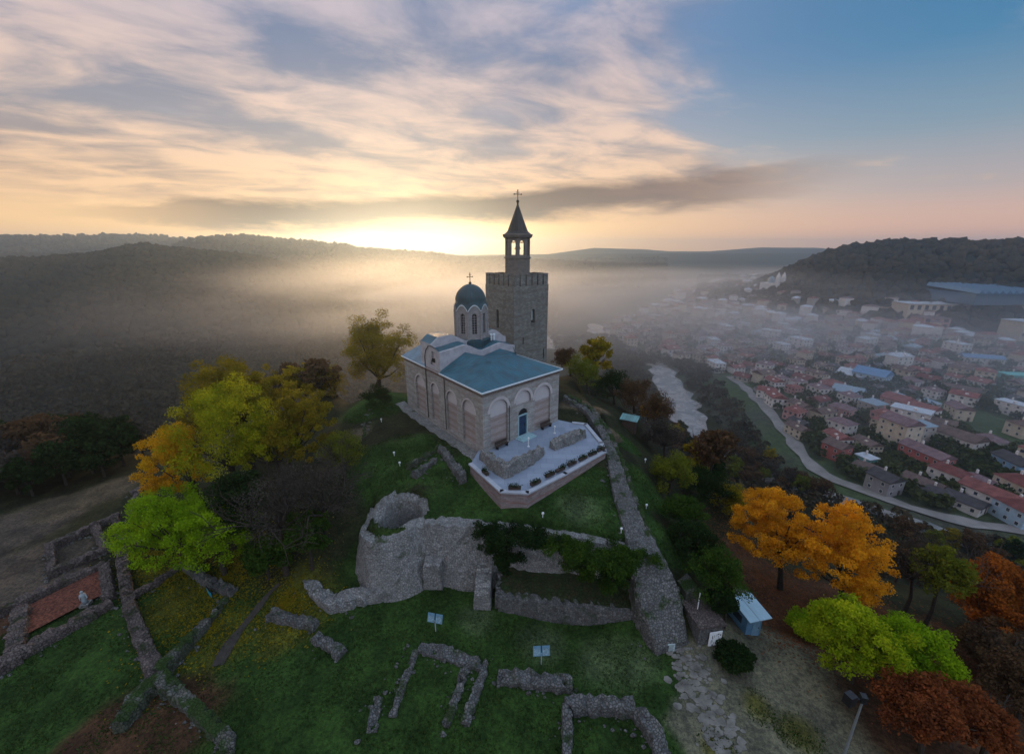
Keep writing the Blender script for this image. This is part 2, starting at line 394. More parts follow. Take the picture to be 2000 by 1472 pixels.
both += [(0, 88, -3), (10, 80, -1.5), (-12, 82, -2.5), (16, 72, -3), (-28, 72, -7), (-26, 86, -12), (0, 105, -14), (20, 92, -14), (-60, 74, -13), (-75, 62, -12.5), (-95, 50, -14), (-100, 80, -20), (-62, 95, -22), (-30, 98, -18), (-100, 20, -18),
         (40, 70, -27), (48, 55, -22), (60, 40, -20), (62, 62, -33), (60, 100, -46), (90, 70, -52), (45, 130, -56), (80, 120, -61), (120, 60, -60), (110, 25, -40), (-60, 120, -44), (-20, 130, -40), (20, 135, -46),
         (-110, 100, -46), (-150, 60, -34), (-170, 150, -62), (0, 190, -61), (0, 5, -9), (30, 0, -10), (-40, 0, -10.5), (0, -40, -14), (70, -30, -20), (-80, -30, -22), (150, 0, -45), (-200, 0, -45), (0, -150, -50)]
for a in range(0, 360, 20):
    for r in (240, 500, 1200, 3000, 9000, 20000):
        z = -62
        both.append((r * math.sin(R(a)), 40 + r * math.cos(R(a)), z))
for u, v, z in [(600, 1250, -8.5), (800, 1200, -8.5), (1000, 1230, -8.5), (1200, 1250, -8.5), (500, 1400, -8.6), (900, 1450, -8.6), (1200, 1450, -8.6), (700, 1170, -8.3), (740, 1150, -8.4), (850, 1130, -8.5), (1000, 1160, -8.5), (1150, 1170, -8.5), (1270, 1270, -8.5),
                (500, 1200, -8.6), (850, 1110, -8.5), (1100, 1130, -8.5), (620, 1180, -8.3)]:
    low.append(P3(u, v, z))
low += [(0, 46, -8.0), (-8, 60, -6), (8, 60, -6)]
for u, v, z in [(942, 890, -.35), (797, 800, -.6), (1090, 797, .1), (1183, 910, -1.0), (1025, 990, -1.5), (920, 915, -.9), (860, 870, -.6), (780, 900, -1.3), (1180, 970, -1.7), (1215, 1010, -2.5), (1100, 1010, -2.2), (930, 1010, -2.4), (850, 1000, -2.3), (712, 1030, -2.8), (1230, 1060, -3.3)]:
    upp.append(P3(u, v, z))
upp += [(-6, 60, -.5), (0, 60, -.6), (2, 50, -.7), (-3, 50, -.7), (6, 52, -.7), (9, 53, -.5), (8, 46, -.9), (5, 42, -1.1), (0, 75, -.4), (-9, 32, -3), (0, 31, -3.2), (9, 31, -4)]
FL = rbf_fit(both + low); FU = rbf_fit(both + upp)
WALLPX = [(716, 1120), (743, 1150), (802, 1139), (828, 1117), (872, 1120), (928, 1128), (990, 1120), (1187, 1144), (1245, 1150)]
WALLXY = [atz(u, v, -8.5) for u, v in WALLPX]
UPOLY = np.array([(WALLXY[0][0] - .4, WALLXY[0][1] + 4.5), (WALLXY[0][0] - .2, WALLXY[0][1] + .2)] + WALLXY[1:] + [(14, 34), (15, 44), (13, 58), (12, 78), (-12, 84), (-22, 70), (-21, 50), (-17, 42)])
def poly_sd(P, poly):
    """signed distance, positive inside"""
    x, y = P[:, 0], P[:, 1]; ins = np.zeros(len(P), bool); d = np.full(len(P), 1e9); n = len(poly)
    for i in range(n):
        a = poly[i]; b = poly[(i + 1) % n]; e = b - a
        t = np.clip(((P - a) @ e) / (e @ e), 0, 1); q = a + t[:, None] * e
        d = np.minimum(d, np.hypot(x - q[:, 0], y - q[:, 1]))
        c = ((a[1] > y) != (b[1] > y)) & (x < (b[0] - a[0]) * (y - a[1]) / (b[1] - a[1] + 1e-12) + a[0]); ins ^= c
    return np.where(ins, d, -d)
def sstep(x, a, b): t = np.clip((x - a) / (b - a), 0, 1); return t * t * (3 - 2 * t)
# value noise
_G = rng.random((256, 256))
def vnoise(x, y):
    xi = np.floor(x).astype(int); yi = np.floor(y).astype(int); fx = x - xi; fy = y - yi; fx = fx * fx * (3 - 2 * fx); fy = fy * fy * (3 - 2 * fy)
    g = lambda a, b: _G[a % 256, b % 256]
    return (g(xi, yi) * (1 - fx) + g(xi + 1, yi) * fx) * (1 - fy) + (g(xi, yi + 1) * (1 - fx) + g(xi + 1, yi + 1) * fx) * fy
def fbm(x, y, o=5):
    s = 0; a = 1; t = 0
    for i in range(o): s = s + a * vnoise(x * 2 ** i + 17 * i, y * 2 ** i + 31 * i); t += a; a *= .5
    return s / t * 2 - 1
# ridges: (crest pixels, crest distance, foot distance, roughness)
RIDGES = [
    ([(-1500, 560), (-500, 540), (-150, 522), (0, 515), (90, 512), (175, 505), (280, 484), (325, 490), (500, 506), (700, 560), (850, 640)], 900, 330, .9),
    ([(-200, 500), (200, 500), (325, 488), (380, 467), (470, 461), (575, 472), (672, 479), (700, 487), (850, 497), (900, 505), (988, 506), (1060, 511), (1210, 519), (1400, 520), (1560, 521), (1800, 540)], 1650, 800, .8),
    ([(-1500, 470), (-400, 478), (0, 463), (110, 463), (215, 456), (300, 459), (365, 467), (450, 480), (600, 500)], 2300, 1700, .4),
    ([(700, 502), (1000, 497), (1285, 495), (1560, 494), (2000, 492), (3000, 492)], 2500, 1900, .3),
    ([(1000, 500), (1060, 498), (1110, 491), (1160, 484), (1260, 487), (1310, 491), (1385, 491), (1485, 483), (1600, 484), (1660, 490), (2400, 490)], 3050, 2600, .3),
    ([(1470, 560), (1540, 530), (1600, 505), (1650, 488), (1720, 479), (1760, 476), (1880, 479), (2000, 480), (2500, 465), (4000, 420)], 930, 640, .8),
]
RC = []
for px, Rr, r0, ro in RIDGES:
    ph = []; ez = []
    for u, v in px:
        a, b, c = ray(u, v); ph.append(math.atan2(a, b)); ez.append(c / math.hypot(a, b))
    RC.append((np.array(ph), np.array(ez), Rr, r0, ro))
TURR = atz(783, 985, -1.6)
def H(x, y):
    x = np.atleast_1d(np.asarray(x, float)); y = np.atleast_1d(np.asarray(y, float)); P = np.stack([x, y], 1)
    zl = rbf_eval(FL, P); near = (np.abs(x) < 40) & (y > 20) & (y < 100)
    z = zl.copy()
    if near.any():
        zu = rbf_eval(FU, P[near]); sdv = poly_sd(P[near], UPOLY)
        m_ = sstep(sdv, .05, .55); z[near] = zl[near] * (1 - m_) + zu * m_
    tx, ty = TURR; z = np.where(np.hypot(x - tx, y - ty) < 2.7, -9.3, z)
    r = np.hypot(x, y - 40); z = z + fbm(x / 5, y / 5, 3) * .10 * np.clip(r / 30, .3, 1)
    z = z + fbm(x / 60, y / 60, 4) * np.clip((r - 60) / 60, 0, 1) * 2.0
    z = np.where(r > 190, np.maximum(z, -63.5), z)
    rc = np.hypot(x, y); ph = np.arctan2(x, y)
    for pa, ez, Rr, r0, ro in RC:
        e = np.interp(ph, pa, ez); inside = (ph > pa[0] - .25) & (ph < pa[-1] + .25)
        fade = sstep(ph, pa[0] - .25, pa[0]) * (1 - sstep(ph, pa[-1], pa[-1] + .25))
        wob = fbm(ph * 3 + Rr, rc * 0 + Rr, 3) * .10
        Rl = Rr * (1 + wob); crest = CZ + Rl * e
        up = np.clip((rc - r0) / (Rl - r0), 0, 1); dn = 1 - np.clip((rc - Rl) / (Rr * .45), 0, 1)
        prof = np.where(rc < Rl, up ** .9 * (1 - .0 * up), sstep(dn, 0, 1))
        nz = fbm(x / 150 + Rr, y / 150, 5) * 16 * ro * prof * (1 - prof ** 4 * .9) + fbm(x / 28, y / 28 + Rr, 3) * 2.4 * ro * prof
        hz = -64 + (crest + 64) * prof * fade + nz * fade
        z = np.where(inside & (rc > r0) & (rc < Rl + Rr * .46), np.maximum(z, hz), z)
    return z
def h1(x, y): return float(H([x], [y])[0])
def ground(u, v, dz=0.0):
    """the point of the ground seen at a pixel"""
    a, b, c = ray(u, v); ts = np.concatenate([np.linspace(18, 200, 700), np.geomspace(200, 4000, 900)])
    x = a * ts; y = b * ts; z = CZ + c * ts; hh = H(x, y) + dz
    i = np.argmax(z < hh)
    if z[i] >= hh[i]: i = len(ts) - 1
    i = max(i, 1); f0 = z[i - 1] - hh[i - 1]; f1 = hh[i] - z[i]; t = ts[i - 1] + (ts[i] - ts[i - 1]) * f0 / (f0 + f1 + 1e-9)
    return Vector((a * t, b * t, float(H([a * t], [b * t])[0])))

# ground colours of their own: lawns, leaf litter, gravel, fields
SPOTS = [  # u, v, z, radius m, colour
    (1000, 1250, -8.5, 13, 'lawn'), (700, 1300, -8.5, 12, 'lawn'), (1150, 1350, -8.5, 10, 'lawn'), (500, 1380, -8.5, 10, 'lawn'), (120, 1360, -9, 14, 'lawn'),
    (1000, 1000, -2, 12, 'lawn'), (1180, 980, -2, 6, 'lawn'), (780, 900, -1.3, 7, 'lawn'), (740, 800, -1.5, 6, 'lawn'), (1260, 940, -2.4, 3.5, 'lawn'), (1300, 1050, -4, 3, 'lawn'), (1220, 860, -1.4, 2.6, 'lawn'),
    (1060, 1250, -8.5, 3, 'pale'), (1180, 1290, -8.5, 3.5, 'pale'), (1130, 1000, -2.2, 3.0, 'pale'), (1250, 1290, -8.5, 2.5, 'pale'), (930, 1210, -8.5, 2.5, 'pale'),
    (600, 1180, -8.4, 4.5, 'yellow'), (430, 1260, -8.9, 4, 'yellow'), (340, 1190, -9, 4, 'yellow'), (280, 1110, -9, 3, 'yellow'), (550, 1240, -8.5, 3, 'yellow'),
    (1530, 1290, -9.6, 5.5, 'gravel'), (1450, 1330, -9.2, 4, 'gravel'), (1500, 1400, -9.3, 5, 'gravel'), (1400, 1440, -9, 3.5, 'gravel'), (1590, 1350, -9.5, 4.5, 'gravel'), (1600, 1460, -9.5, 5, 'gravel'), (1370, 1300, -8.8, 2, 'gravel'),
    (1480, 1380, -9.3, 1.6, 'yellow'), (1560, 1430, -9.4, 2, 'yellow'), (1400, 1470, -9, 1.6, 'yellow'),
    (1540, 1170, -12, 7, 'litter'), (1460, 1100, -12, 5, 'litter'), (1650, 1180, -12, 6, 'litter'), (1900, 1330, -12, 9, 'litter'), (1850, 1440, -11, 8, 'litter'), (300, 1420, -8.8, 5, 'litter'), (200, 1440, -9, 4, 'litter'),
    (1130, 790, .3, 3.2, 'dirt'), (1155, 800, 0, 3, 'dirt'), (1195, 850, -1, 1.6, 'dirt'), (100, 1000, -10.6, 6, 'dirt'), (200, 960, -10.3, 5, 'dirt'), (20, 1040, -10.6, 7, 'stony'), (60, 1120, -9.8, 6, 'stony'), (-60, 1150, -9.8, 8, 'stony'),
    (110, 1000, -10.6, 3, 'dirt'), (690, 850, -2, 2.5, 'dirt'), (40, 1200, -9.8, 3, 'litter'),
]
GC = {'lawn': (.026, .060, .015), 'pale': (.070, .105, .055), 'yellow': (.10, .105, .018), 'gravel': (.125, .128, .10), 'litter': (.070, .040, .026), 'dirt': (.085, .072, .054), 'stony': (.075, .065, .058),
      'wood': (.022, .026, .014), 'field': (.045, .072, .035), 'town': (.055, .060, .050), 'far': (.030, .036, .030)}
def build_ground():
    rings = list(np.arange(.4, 44, .4)); r = rings[-1]
    while r < 4600: r *= 1.019; rings.append(r)
    rings = np.array(rings); na = 720; th = np.arange(na) * 2 * math.pi / na
    X = np.r_[C0[0], (rings[:, None] * np.sin(th)[None]).ravel()]; Y = np.r_[C0[1], (C0[1] + rings[:, None] * np.cos(th)[None]).ravel()]
    Z = H(X, Y)
    nr = len(rings)
    i = np.arange(nr - 1)[:, None] * na + 1; j = np.arange(na)[None]; jn = (j + 1) % na
    q = np.stack([i + j, i + na + j, i + na + jn, i + jn], -1).reshape(-1, 4)[:, ::-1]
    tri = np.stack([np.zeros(na, int), 1 + np.arange(na), 1 + (np.arange(na) + 1) % na], 1)[:, ::-1]
    me = bpy.data.meshes.new('ground')
    me.from_pydata(np.stack([X, Y, Z], 1).tolist(), [], tri.tolist() + q.tolist())
    me.polygons.foreach_set('use_smooth', [True] * len(me.polygons))
    # colour attribute
    col = np.tile(np.array(GC['wood']), (len(X), 1)); rr = np.hypot(X, Y - 40)
    flat = (Z < -58)
    town = flat & (X > 110) ; f = sstep(fbm(X / 35, Y / 35, 4), -.2, .35)
    tc = np.array(GC['town'])[None] * (1 - f[:, None]) + np.array(GC['field'])[None] * f[:, None]
    col[town] = tc[town]
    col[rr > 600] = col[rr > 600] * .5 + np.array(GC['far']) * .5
    wob = fbm(X / 2.3, Y / 2.3, 4); w2 = fbm(X / .8, Y / .8, 3)
    for u, v, z, rad, c in SPOTS:
        x, y = atz(u, v, z); d = np.hypot(X - x, Y - y) / rad + wob * .22 + w2 * .08
        m_ = (1 - sstep(d, .70, 1.05))[:, None]
        if c in ('pale', 'yellow'): m_ = m_ * (1 - sstep(d, .2, 1.0))[:, None] * .8
        col = col * (1 - m_) + np.array(GC[c]) * m_
    ca = me.color_attributes.new('tint', 'FLOAT_COLOR', 'POINT'); ca.data.foreach_set('color', np.c_[col, np.ones(len(col))].ravel())
    def f_(k, out):
        at = k.node('ShaderNodeAttribute'); at.attribute_name = 'tint'; uv, ob = uvobj(k)
        n1 = k.noise(ob, .35, 6, .65); n2 = k.noise(ob, 3.2, 6, .75); n3 = k.noise(ob, 14, 3, .7)
        c = k.mix(k.sm(n1, .35, .65), (.62, .62, .62), (1.25, 1.2, 1.1))
        c = k.mix(1.0, at.outputs['Color'], c, 'MULTIPLY')
        c2 = k.mix(k.sm(n2, .32, .68), (.55, .55, .58), (1.5, 1.45, 1.3)); c = k.mix(1.0, c, c2, 'MULTIPLY')
        c3 = k.mix(k.sm(n3, .3, .7), (.75, .75, .75), (1.3, 1.3, 1.25)); c = k.mix(1.0, c, c3, 'MULTIPLY')
        h = k.m('ADD', n2, k.m('MULTIPLY', n3, .5)); finish(k, out, c, .95, h, .7, .15, 0, .1)
    me.materials.append(mat('ground_mix', f_))
    o = bpy.data.objects.new('ground', me); COL.objects.link(o); struct(o)
build_ground()

def ribbon(name, pts, width, mat_, dz=.06, step=2.0, fixz=None):
    """a strip laid on the ground along world points"""
    P = [Vector((p[0], p[1], 0)) for p in pts]; out = []
    wd = width if hasattr(width, '__len__') else [width] * len(P); ws = []
    for i in range(len(P) - 1):
        p0 = P[max(i - 1, 0)]; p1 = P[i]; p2 = P[i + 1]; p3 = P[min(i + 2, len(P) - 1)]; n = max(1, int((p2 - p1).length / step))
        for j in range(n):
            t = j / n; out.append(.5 * ((2 * p1) + (p2 - p0) * t + (2 * p0 - 5 * p1 + 4 * p2 - p3) * t * t + (3 * p1 - p0 - 3 * p2 + p3) * t ** 3)); ws.append(wd[i] * (1 - t) + wd[i + 1] * t)
    out.append(P[-1]); ws.append(wd[-1]); na = 7; xs = []; ys = []
    for i, p in enumerate(out):
        d = (out[min(i + 1, len(out) - 1)] - out[max(i - 1, 0)]).normalized(); nrm = Vector((-d.y, d.x, 0))
        for k_ in range(na):
            q = p + nrm * ws[i] * (k_ / (na - 1) - .5) * (1 + (.22 * math.sin(i * 1.7) + .12 * math.sin(i * 4.1 + k_) if k_ in (0, na - 1) else 0)); xs.append(q.x); ys.append(q.y)
    z = H(xs, ys) + dz if fixz is None else np.full(len(xs), fixz)
    mb = MB(); n = len(out)
    mb.add(list(zip(xs, ys, z)), [(i * na + k_, i * na + k_ + 1, (i + 1) * na + k_ + 1, (i + 1) * na + k_) for i in range(n - 1) for k_ in range(na - 1)])
    o = mb.build(name, mat_, smooth=True); struct(o); return o

def m_water(k, out):
    uv, ob = uvobj(k); n = k.noise(ob, .12, 6, .7, .6); n2 = k.noise(ob, .8, 5, .7)
    c = k.mix(k.sm(n, .38, .62), (.12, .11, .10), (.22, .20, .185))
    finish(k, out, c, k.sm(n, .35, .65, .14, .34), n2, .06, .1, 0, .6)
WATER = mat('river_water', m_water)
ASPHALT = m_plain('road_asphalt', (.20, .19, .18), .9, .2, .2)
GPATH = m_rubble('dirt_path', (.16, .13, .10), (.12, .10, .08), (.08, .065, .05), 5)

# ------------------------------------------------------------------ church
E1 = Vector((.714, .700, 0)); E2 = Vector((-.612, .790, 0)); CH = Vector((-3.4, 44.3, 0))
CW, CL, EZ = 13.9, 21.7, 7.75
def LW(s, t, z): p = CH + E1 * s + E2 * t; return (p.x, p.y, z)
E1n = Vector((E1.x, E1.y, 0)).normalized(); E2n = Vector((E2.x, E2.y, 0)).normalized()
def cross_part(name, parent, c, h, w, m_, ang, arms=True):
    mb = MB(); dx, dy = math.cos(ang), math.sin(ang); r = h * .035
    mb.box((c[0], c[1], c[2] + h / 2), (r * 1.5, r * 1.5, h), ang)
    mb.box((c[0], c[1], c[2] + h * .68), (w, r * 1.5, r * 1.5), ang)
    mb.box((c[0], c[1], c[2] + h * .84), (w * .45, r * 1.3, r * 1.3), ang)
    for sx in (-1, 1):
        mb.box((c[0] + dx * sx * w / 2, c[1] + dy * sx * w / 2, c[2] + h * .68), (r * 2.2, r * 2.2, r * 3.2), ang)
    mb.box((c[0], c[1], c[2] + h), (r * 2.4, r * 2.4, r * 2.4), ang)
    mb.lathe(c, [(0, 0), (r * 3, 0), (r * 4, r * 3), (r * 3, r * 6), (0, r * 7)], 10)
    return mb.build(name, m_, parent)

def build_church():
    root = tag(empty('church', (0, 0, 0)), 'stone church with blue sheet roofs and round domed drum on the hilltop', 'church')
    walls = MB(); niche = MB()
    ZB = -2.5
    # door side (t = 0)
    wf = lambda a, z, d: LW(a, d, z)
    holes = [arch(2.60, 2.85, .35, 4.75), arch(10.55, 3.15, .35, 4.55)]
    facade(walls, wf, [(0, ZB), (CW, ZB), (CW, EZ), (0, EZ)], holes + [arch(6.75, 1.75, .0, 3.05), arch(6.85, 2.7, 4.55, 4.95)], .28)
    for h in holes: niche.add([wf(a, z, .28) for a, z in h], [tuple(range(len(h)))])
    # long side (s = 0)
    wl = lambda a, z, d: LW(d, a, z)
    h2 = [arch(3.15, 2.9, .2, 4.4), arch(7.35, 2.7, .1, 4.45), arch(16.6, 3.1, .1, 4.25), arch(12.0, 2.2, .1, 4.6)]
    facade(walls, wl, [(0, ZB), (CL, ZB), (CL, EZ), (0, EZ)], h2, .28)
    for h in h2: niche.add([wl(a, z, .28) for a, z in h], [tuple(range(len(h)))])
    h3 = arch(6.85, 2.7, 4.55, 4.95)
    niche.add([wf(a, z, .28) for a, z in h3], [tuple(range(len(h3)))])
    # far sides
    walls.add([LW(CW, 0, ZB), LW(CW, CL, ZB), LW(CW, CL, EZ), LW(CW, 0, EZ)], [(0, 1, 2, 3)])
    walls.add([LW(0, CL, ZB), LW(CW, CL, ZB), LW(CW, CL, EZ), LW(0, CL, EZ)], [(3, 2, 1, 0)])
    walls.build('wall', STONE_BAND, root)
    niche_lo = niche.build('blind_arcade', m_niche(), root)
    # arch bands, proud of the wall
    def ring(wfn, a, w, zs, t0, t1, legs=0.0):
        ab = MB(); n = 14; inn = [(a + (w / 2 + t0) * math.cos(math.pi * i / n), zs + (w / 2 + t0) * math.sin(math.pi * i / n)) for i in range(n + 1)]
        ou = [(a + (w / 2 + t1) * math.cos(math.pi * i / n), zs + (w / 2 + t1) * math.sin(math.pi * i / n)) for i in range(n + 1)]
        vs = [wfn(x, z, -.03) for x, z in inn] + [wfn(x, z, -.03) for x, z in ou] + [wfn(x, z, .05) for x, z in inn] + [wfn(x, z, .05) for x, z in ou]
        m_ = n + 1
        fs = [(i, i + 1, m_ + i + 1, m_ + i) for i in range(n)] + [(m_ + i, m_ + i + 1, 3 * m_ + i + 1, 3 * m_ + i) for i in range(n)] + [(i, 2 * m_ + i, 2 * m_ + i + 1, i + 1) for i in range(n)]
        ab.add(vs, fs); ab.build('arch_band', PLASTER, root)
    for a, w, zs in ((2.60, 2.85, 4.75), (10.55, 3.15, 4.55), (6.85, 2.7, 4.95)): ring(wf, a, w, zs, .05, .42)
    for a, w, zs in ((3.15, 2.9, 4.4), (7.35, 2.7, 4.45), (16.6, 3.1, 4.25), (12.0, 2.2, 4.6)): ring(wl, a, w, zs, .04, .22)
    # cornice in brick teeth under the eaves
    co = MB()
    for i in range(46):
        s = .1 + i * (CW - .2) / 45; p = LW(s, -.06, EZ - .38); co.box(p, (.16, .14, .16), math.atan2(E1.y, E1.x))
    for i in range(70):
        t = .1 + i * (CL - .2) / 69; p = LW(-.06, t, EZ - .38); co.box(p, (.16, .14, .16), math.atan2(E2.y, E2.x))
    a1 = math.atan2(E1.y, E1.x); a2 = math.atan2(E2.y, E2.x)
    def bar(mb, s0, t0, s1, t1, z0, z1, off):
        p = Vector(LW(s0, t0, 0)); q = Vector(LW(s1, t1, 0)); c = (p + q) / 2; L = (q - p).length
        mb.box((c.x, c.y, (z0 + z1) / 2), (L, off, z1 - z0), math.atan2(q.y - p.y, q.x - p.x))
    bar(co, -.1, -.08, CW + .1, -.08, EZ - .25, EZ - .02, .26); bar(co, -.08, -.0, -.08, CL, EZ - .25, EZ - .02, .26)
    bar(co, -.06, -.04, CW + .06, -.04, EZ - .62, EZ - .52, .14); bar(co, -.04, 0, -.04, CL, EZ - .62, EZ - .52, .14)
    co.build('cornice', m_plain('brick_cornice', (.20, .16, .14), .9, .3, 4), root)
    # front hipped roof
    o_ = .32; rf = MB(); zr = EZ + .02
    A = LW(-o_, -o_, zr); C = LW(CW + o_, -o_, zr); L1 = LW(-o_, 9.85, zr); R1 = LW(CW + o_, 9.85, zr)
    Hh = LW(5.3, 4.9, 9.55); H2 = LW(9.2, 5.4, 9.45); P1 = LW(4.2, 9.9, 9.85); P2 = LW(7.4, 9.9, 8.75); P3_ = LW(10.7, 9.9, 9.30)
    L1b = LW(0.2, 9.9, 8.1); R1b = LW(13.7, 9.9, 8.2)
    V = [A, C, L1, R1, Hh, H2, P1, P2, P3_, L1b, R1b]
    rf.add(V, [(0, 4, 6, 9, 2), (0, 1, 5, 4), (4, 7, 6), (4, 5, 7), (5, 8, 7), (1, 3, 10, 8, 5)])
    rf.build('front_roof', LEAD, root)
    # eave edge, pale
    ed = MB()
    for a, b in (((-o_, -o_), (CW + o_, -o_)), ((-o_, -o_), (-o_, 9.9)), ((CW + o_, -o_), (CW + o_, CL)), ((-o_, 13.9), (-o_, CL + o_))):
        bar(ed, a[0], a[1], b[0], b[1], zr - .14, zr + .02, .10)
    ed.build('eave_edge', TRIM, root)
    # soffit
    so_ = MB(); so_.add([LW(-o_, -o_, zr - .1), LW(CW + o_, -o_, zr - .1), LW(CW + o_, CL + o_, zr - .1), LW(-o_, CL + o_, zr - .1)], [(3, 2, 1, 0)]); so_.build('soffit', PLASTER, root)
    # raised wavy wall (profile in s, z) from t=10
    def wave(pts, n=10):
        out = []
        for i in range(len(pts) - 1):
            (s0, z0), (s1, z1) = pts[i], pts[i + 1]
            for j in range(n): t = j / n; out.append((s0 + (s1 - s0) * t, z0 + (z1 - z0) * (t * t * (3 - 2 * t) * .55 + t * .45)))
        out.append(pts[-1]); return out
    def slab(mb, prof, t0, t1, zb):
        n = len(prof)
        for tt, fl in ((t0, False), (t1, True)):
            vs = [LW(s, tt, zb) for s, z in prof] + [LW(s, tt, z) for s, z in prof]
            fs = [(i, i + 1, n + i + 1, n + i) for i in range(n - 1)]
            mb.add(vs, [f[::-1] if fl else f for f in fs])
        vs = [LW(s, t0, z) for s, z in prof] + [LW(s, t1, z) for s, z in prof]
        mb.add(vs, [(i, i + 1, n + i + 1, n + i) for i in range(n - 1)])
        for k_ in (0, -1): s, z = prof[k_]; mb.add([LW(s, t0, zb), LW(s, t1, zb), LW(s, t1, z), LW(s, t0, z)], [(0, 1, 2, 3)])
    w1 = wave([(0, 10.45), (1.2, 10.55), (4.35, 10.85), (7.4, 9.55), (10.9, 10.1), (13.9, 9.3)])
    g1 = MB(); slab(g1, w1, 10.0, 10.45, 7.0)
    # left gable face of the cross arm with a big round-topped window niche
    hs = arch(12.0, 1.9, 8.3, 9.35)
    outl = [(10.0, 7.0), (14.2, 7.0), (14.2, 9.3), (13.8, 10.0), (13.2, 10.55), (12.5, 10.85), (11.7, 10.9), (10.9, 10.75), (10.0, 10.45)]
    g2 = MB(); nb = MB(); facade(g2, lambda a, z, d: LW(-.02 + d, a, z), outl, [hs], .3, nb)
    g1.build('wavy_gable', m_plain('pale_render', (.36, .36, .385), .85, .14, 1.2), root)
    g2.build('side_gable', MATS['pale_render'], root); nb.build('side_niche', PLASTER, root)
    lan = MB(); lan.box(LW(.12, 12.0, 9.2), (.5, .1, .1), a1); lan.box(LW(.1, 12.0, 9.0), (.12, .5, .5), a1); lan.build('gable_window', DARK, root)
    # downpipe at the gable
    dp = MB(); dp.tube([LW(-.12, 14.2, 0), LW(-.12, 14.2, 9.2), LW(-.12, 13.7, 10.2), LW(-.12, 12.9, 10.9), LW(-.12, 11.8, 11.0), LW(-.12, 10.9, 10.85)], .06, 6); dp.build('downpipe', IRON, root)
    dp = MB(); dp.tube([LW(-.12, 8.9, 0), LW(-.12, 8.9, 7.6)], .05, 6); dp.build('downpipe', IRON, root)
    dp = MB(); dp.tube([LW(4.25, -.1, .3), LW(4.25, -.1, 5)], .045, 6); dp.build('downpipe', IRON, root)
    # nave roof behind the wave: same profile, lower
    nr = MB()
    def sheet(mb, prof, t0, t1, dz, dz1=None):
        dz1 = dz if dz1 is None else dz1
        n = len(prof); mb.add([LW(s, t0, z + dz) for s, z in prof] + [LW(s, t1, z + dz1) for s, z in prof], [(i, i + 1, n + i + 1, n + i) for i in range(n - 1)])
    sheet(nr, w1, 10.3, 16.0, -.12, .55)
    nr.build('nave_roof', LEAD, root)
    w2 = wave([(-.0, 11.15), (1.3, 11.9), (3.3, 12.0), (6.3, 10.75), (9.3, 11.35), (11.4, 11.75), (13.9, 10.3)])
    g3 = MB(); slab(g3, w2, 12.3, 12.7, 9.0); g3.build('crossing_gable', MATS['pale_render'], root)
    cr = MB(); sheet(cr, w2, 12.6, 15.6, .03, .03)
    n = len(w2)
    cr.build('crossing_roof', LEAD, root); cr = MB()
    cr.add([LW(s, 15.6, 7.7) for s, z in w2] + [LW(s, 15.6, z + .03) for s, z in w2], [(n + i, n + i + 1, i + 1, i) for i in range(n - 1)])
    cr.add([LW(0, 12.6, 8), LW(0, 15.6, 8), LW(0, 15.6, 11.18), LW(0, 12.6, 11.18)], [(0, 1, 2, 3)])
    cr.add([LW(13.9, 12.6, 8), LW(13.9, 15.6, 8), LW(13.9, 15.6, 10.33), LW(13.9, 12.6, 10.33)], [(3, 2, 1, 0)])
    cr.build('crossing_wall', MATS['pale_render'], root)
    ar = MB(); ar.add([LW(-o_, 14.3, zr), LW(-o_, CL + o_, zr), LW(CW + o_, CL + o_, zr), LW(CW + o_, 14.3, zr), LW(3.4, 14.3, 10.4), LW(3.4, CL - 3, 10.4), LW(10.4, CL - 3, 10.2), LW(10.4, 14.3, 10.2)], [(4, 5, 1, 0), (5, 6, 2, 1), (6, 7, 3, 2), (4, 7, 6, 5)])
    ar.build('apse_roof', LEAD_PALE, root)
    rr_ = MB(); rr_.add([LW(CW + o_, 9.9, zr), LW(CW + o_, 14.3, zr), LW(CW - .4, 14.3, 9.1), LW(CW - .4, 9.9, 9.1)], [(0, 1, 2, 3)]); rr_.build('aisle_roof', LEAD, root)
    # drum: octagon with tall windows, scalloped eave, dome
    dc = CH + E1 * 8.2 + E2 * 14.0; dcx, dcy = dc.x, dc.y; dr = 2.45; rot = a1 - R(4)
    dm = MB(); db = MB(); dz0, dzs, dw = 10.6, 14.9, None
    side = 2 * dr * math.sin(math.pi / 8)
    scal = MB()
    fm = MB()
    for i in range(8):
        t0 = rot + i * math.pi / 4; t1 = t0 + math.pi / 4
        p0 = Vector((dcx + dr * math.cos(t0), dcy + dr * math.sin(t0), 0)); p1 = Vector((dcx + dr * math.cos(t1), dcy + dr * math.sin(t1), 0))
        e = (p1 - p0).normalized(); inn = Vector((-e.y, e.x, 0))
        def wd(a, z, d, p0=p0, e=e, inn=inn): q = p0 + e * a + inn * d; return (q.x, q.y, z)
        top = [(side - side * j / 10, dzs + .92 * math.sin(math.pi * j / 10) ** .8) for j in range(11)]
        facade(dm, wd, [(0, dz0), (side, dz0)] + top, [arch(side / 2, .72, 11.6, 14.2, 8)], .22, db)
        # pale scalloped edge
        n = len(top); inx = [(a, z - .14) for a, z in top]
        vs = [wd(a, z + .02, -.14) for a, z in top] + [wd(a, z, -.14) for a, z in inx] + [wd(a, z + .02, .05) for a, z in top]
        scal.add(vs, [(j, j + 1, n + j + 1, n + j) for j in range(n - 1)] + [(2 * n + j, 2 * n + j + 1, j + 1, j) for j in range(n - 1)])
        for zz in np.arange(11.9, 14.2, .36): q = wd(side / 2, zz, .17); fm.box(q, (.72, .05, .05), math.atan2(e.y, e.x))
        q = wd(side / 2, 13.0, .17); fm.box(q, (.05, .05, 2.7), math.atan2(e.y, e.x))
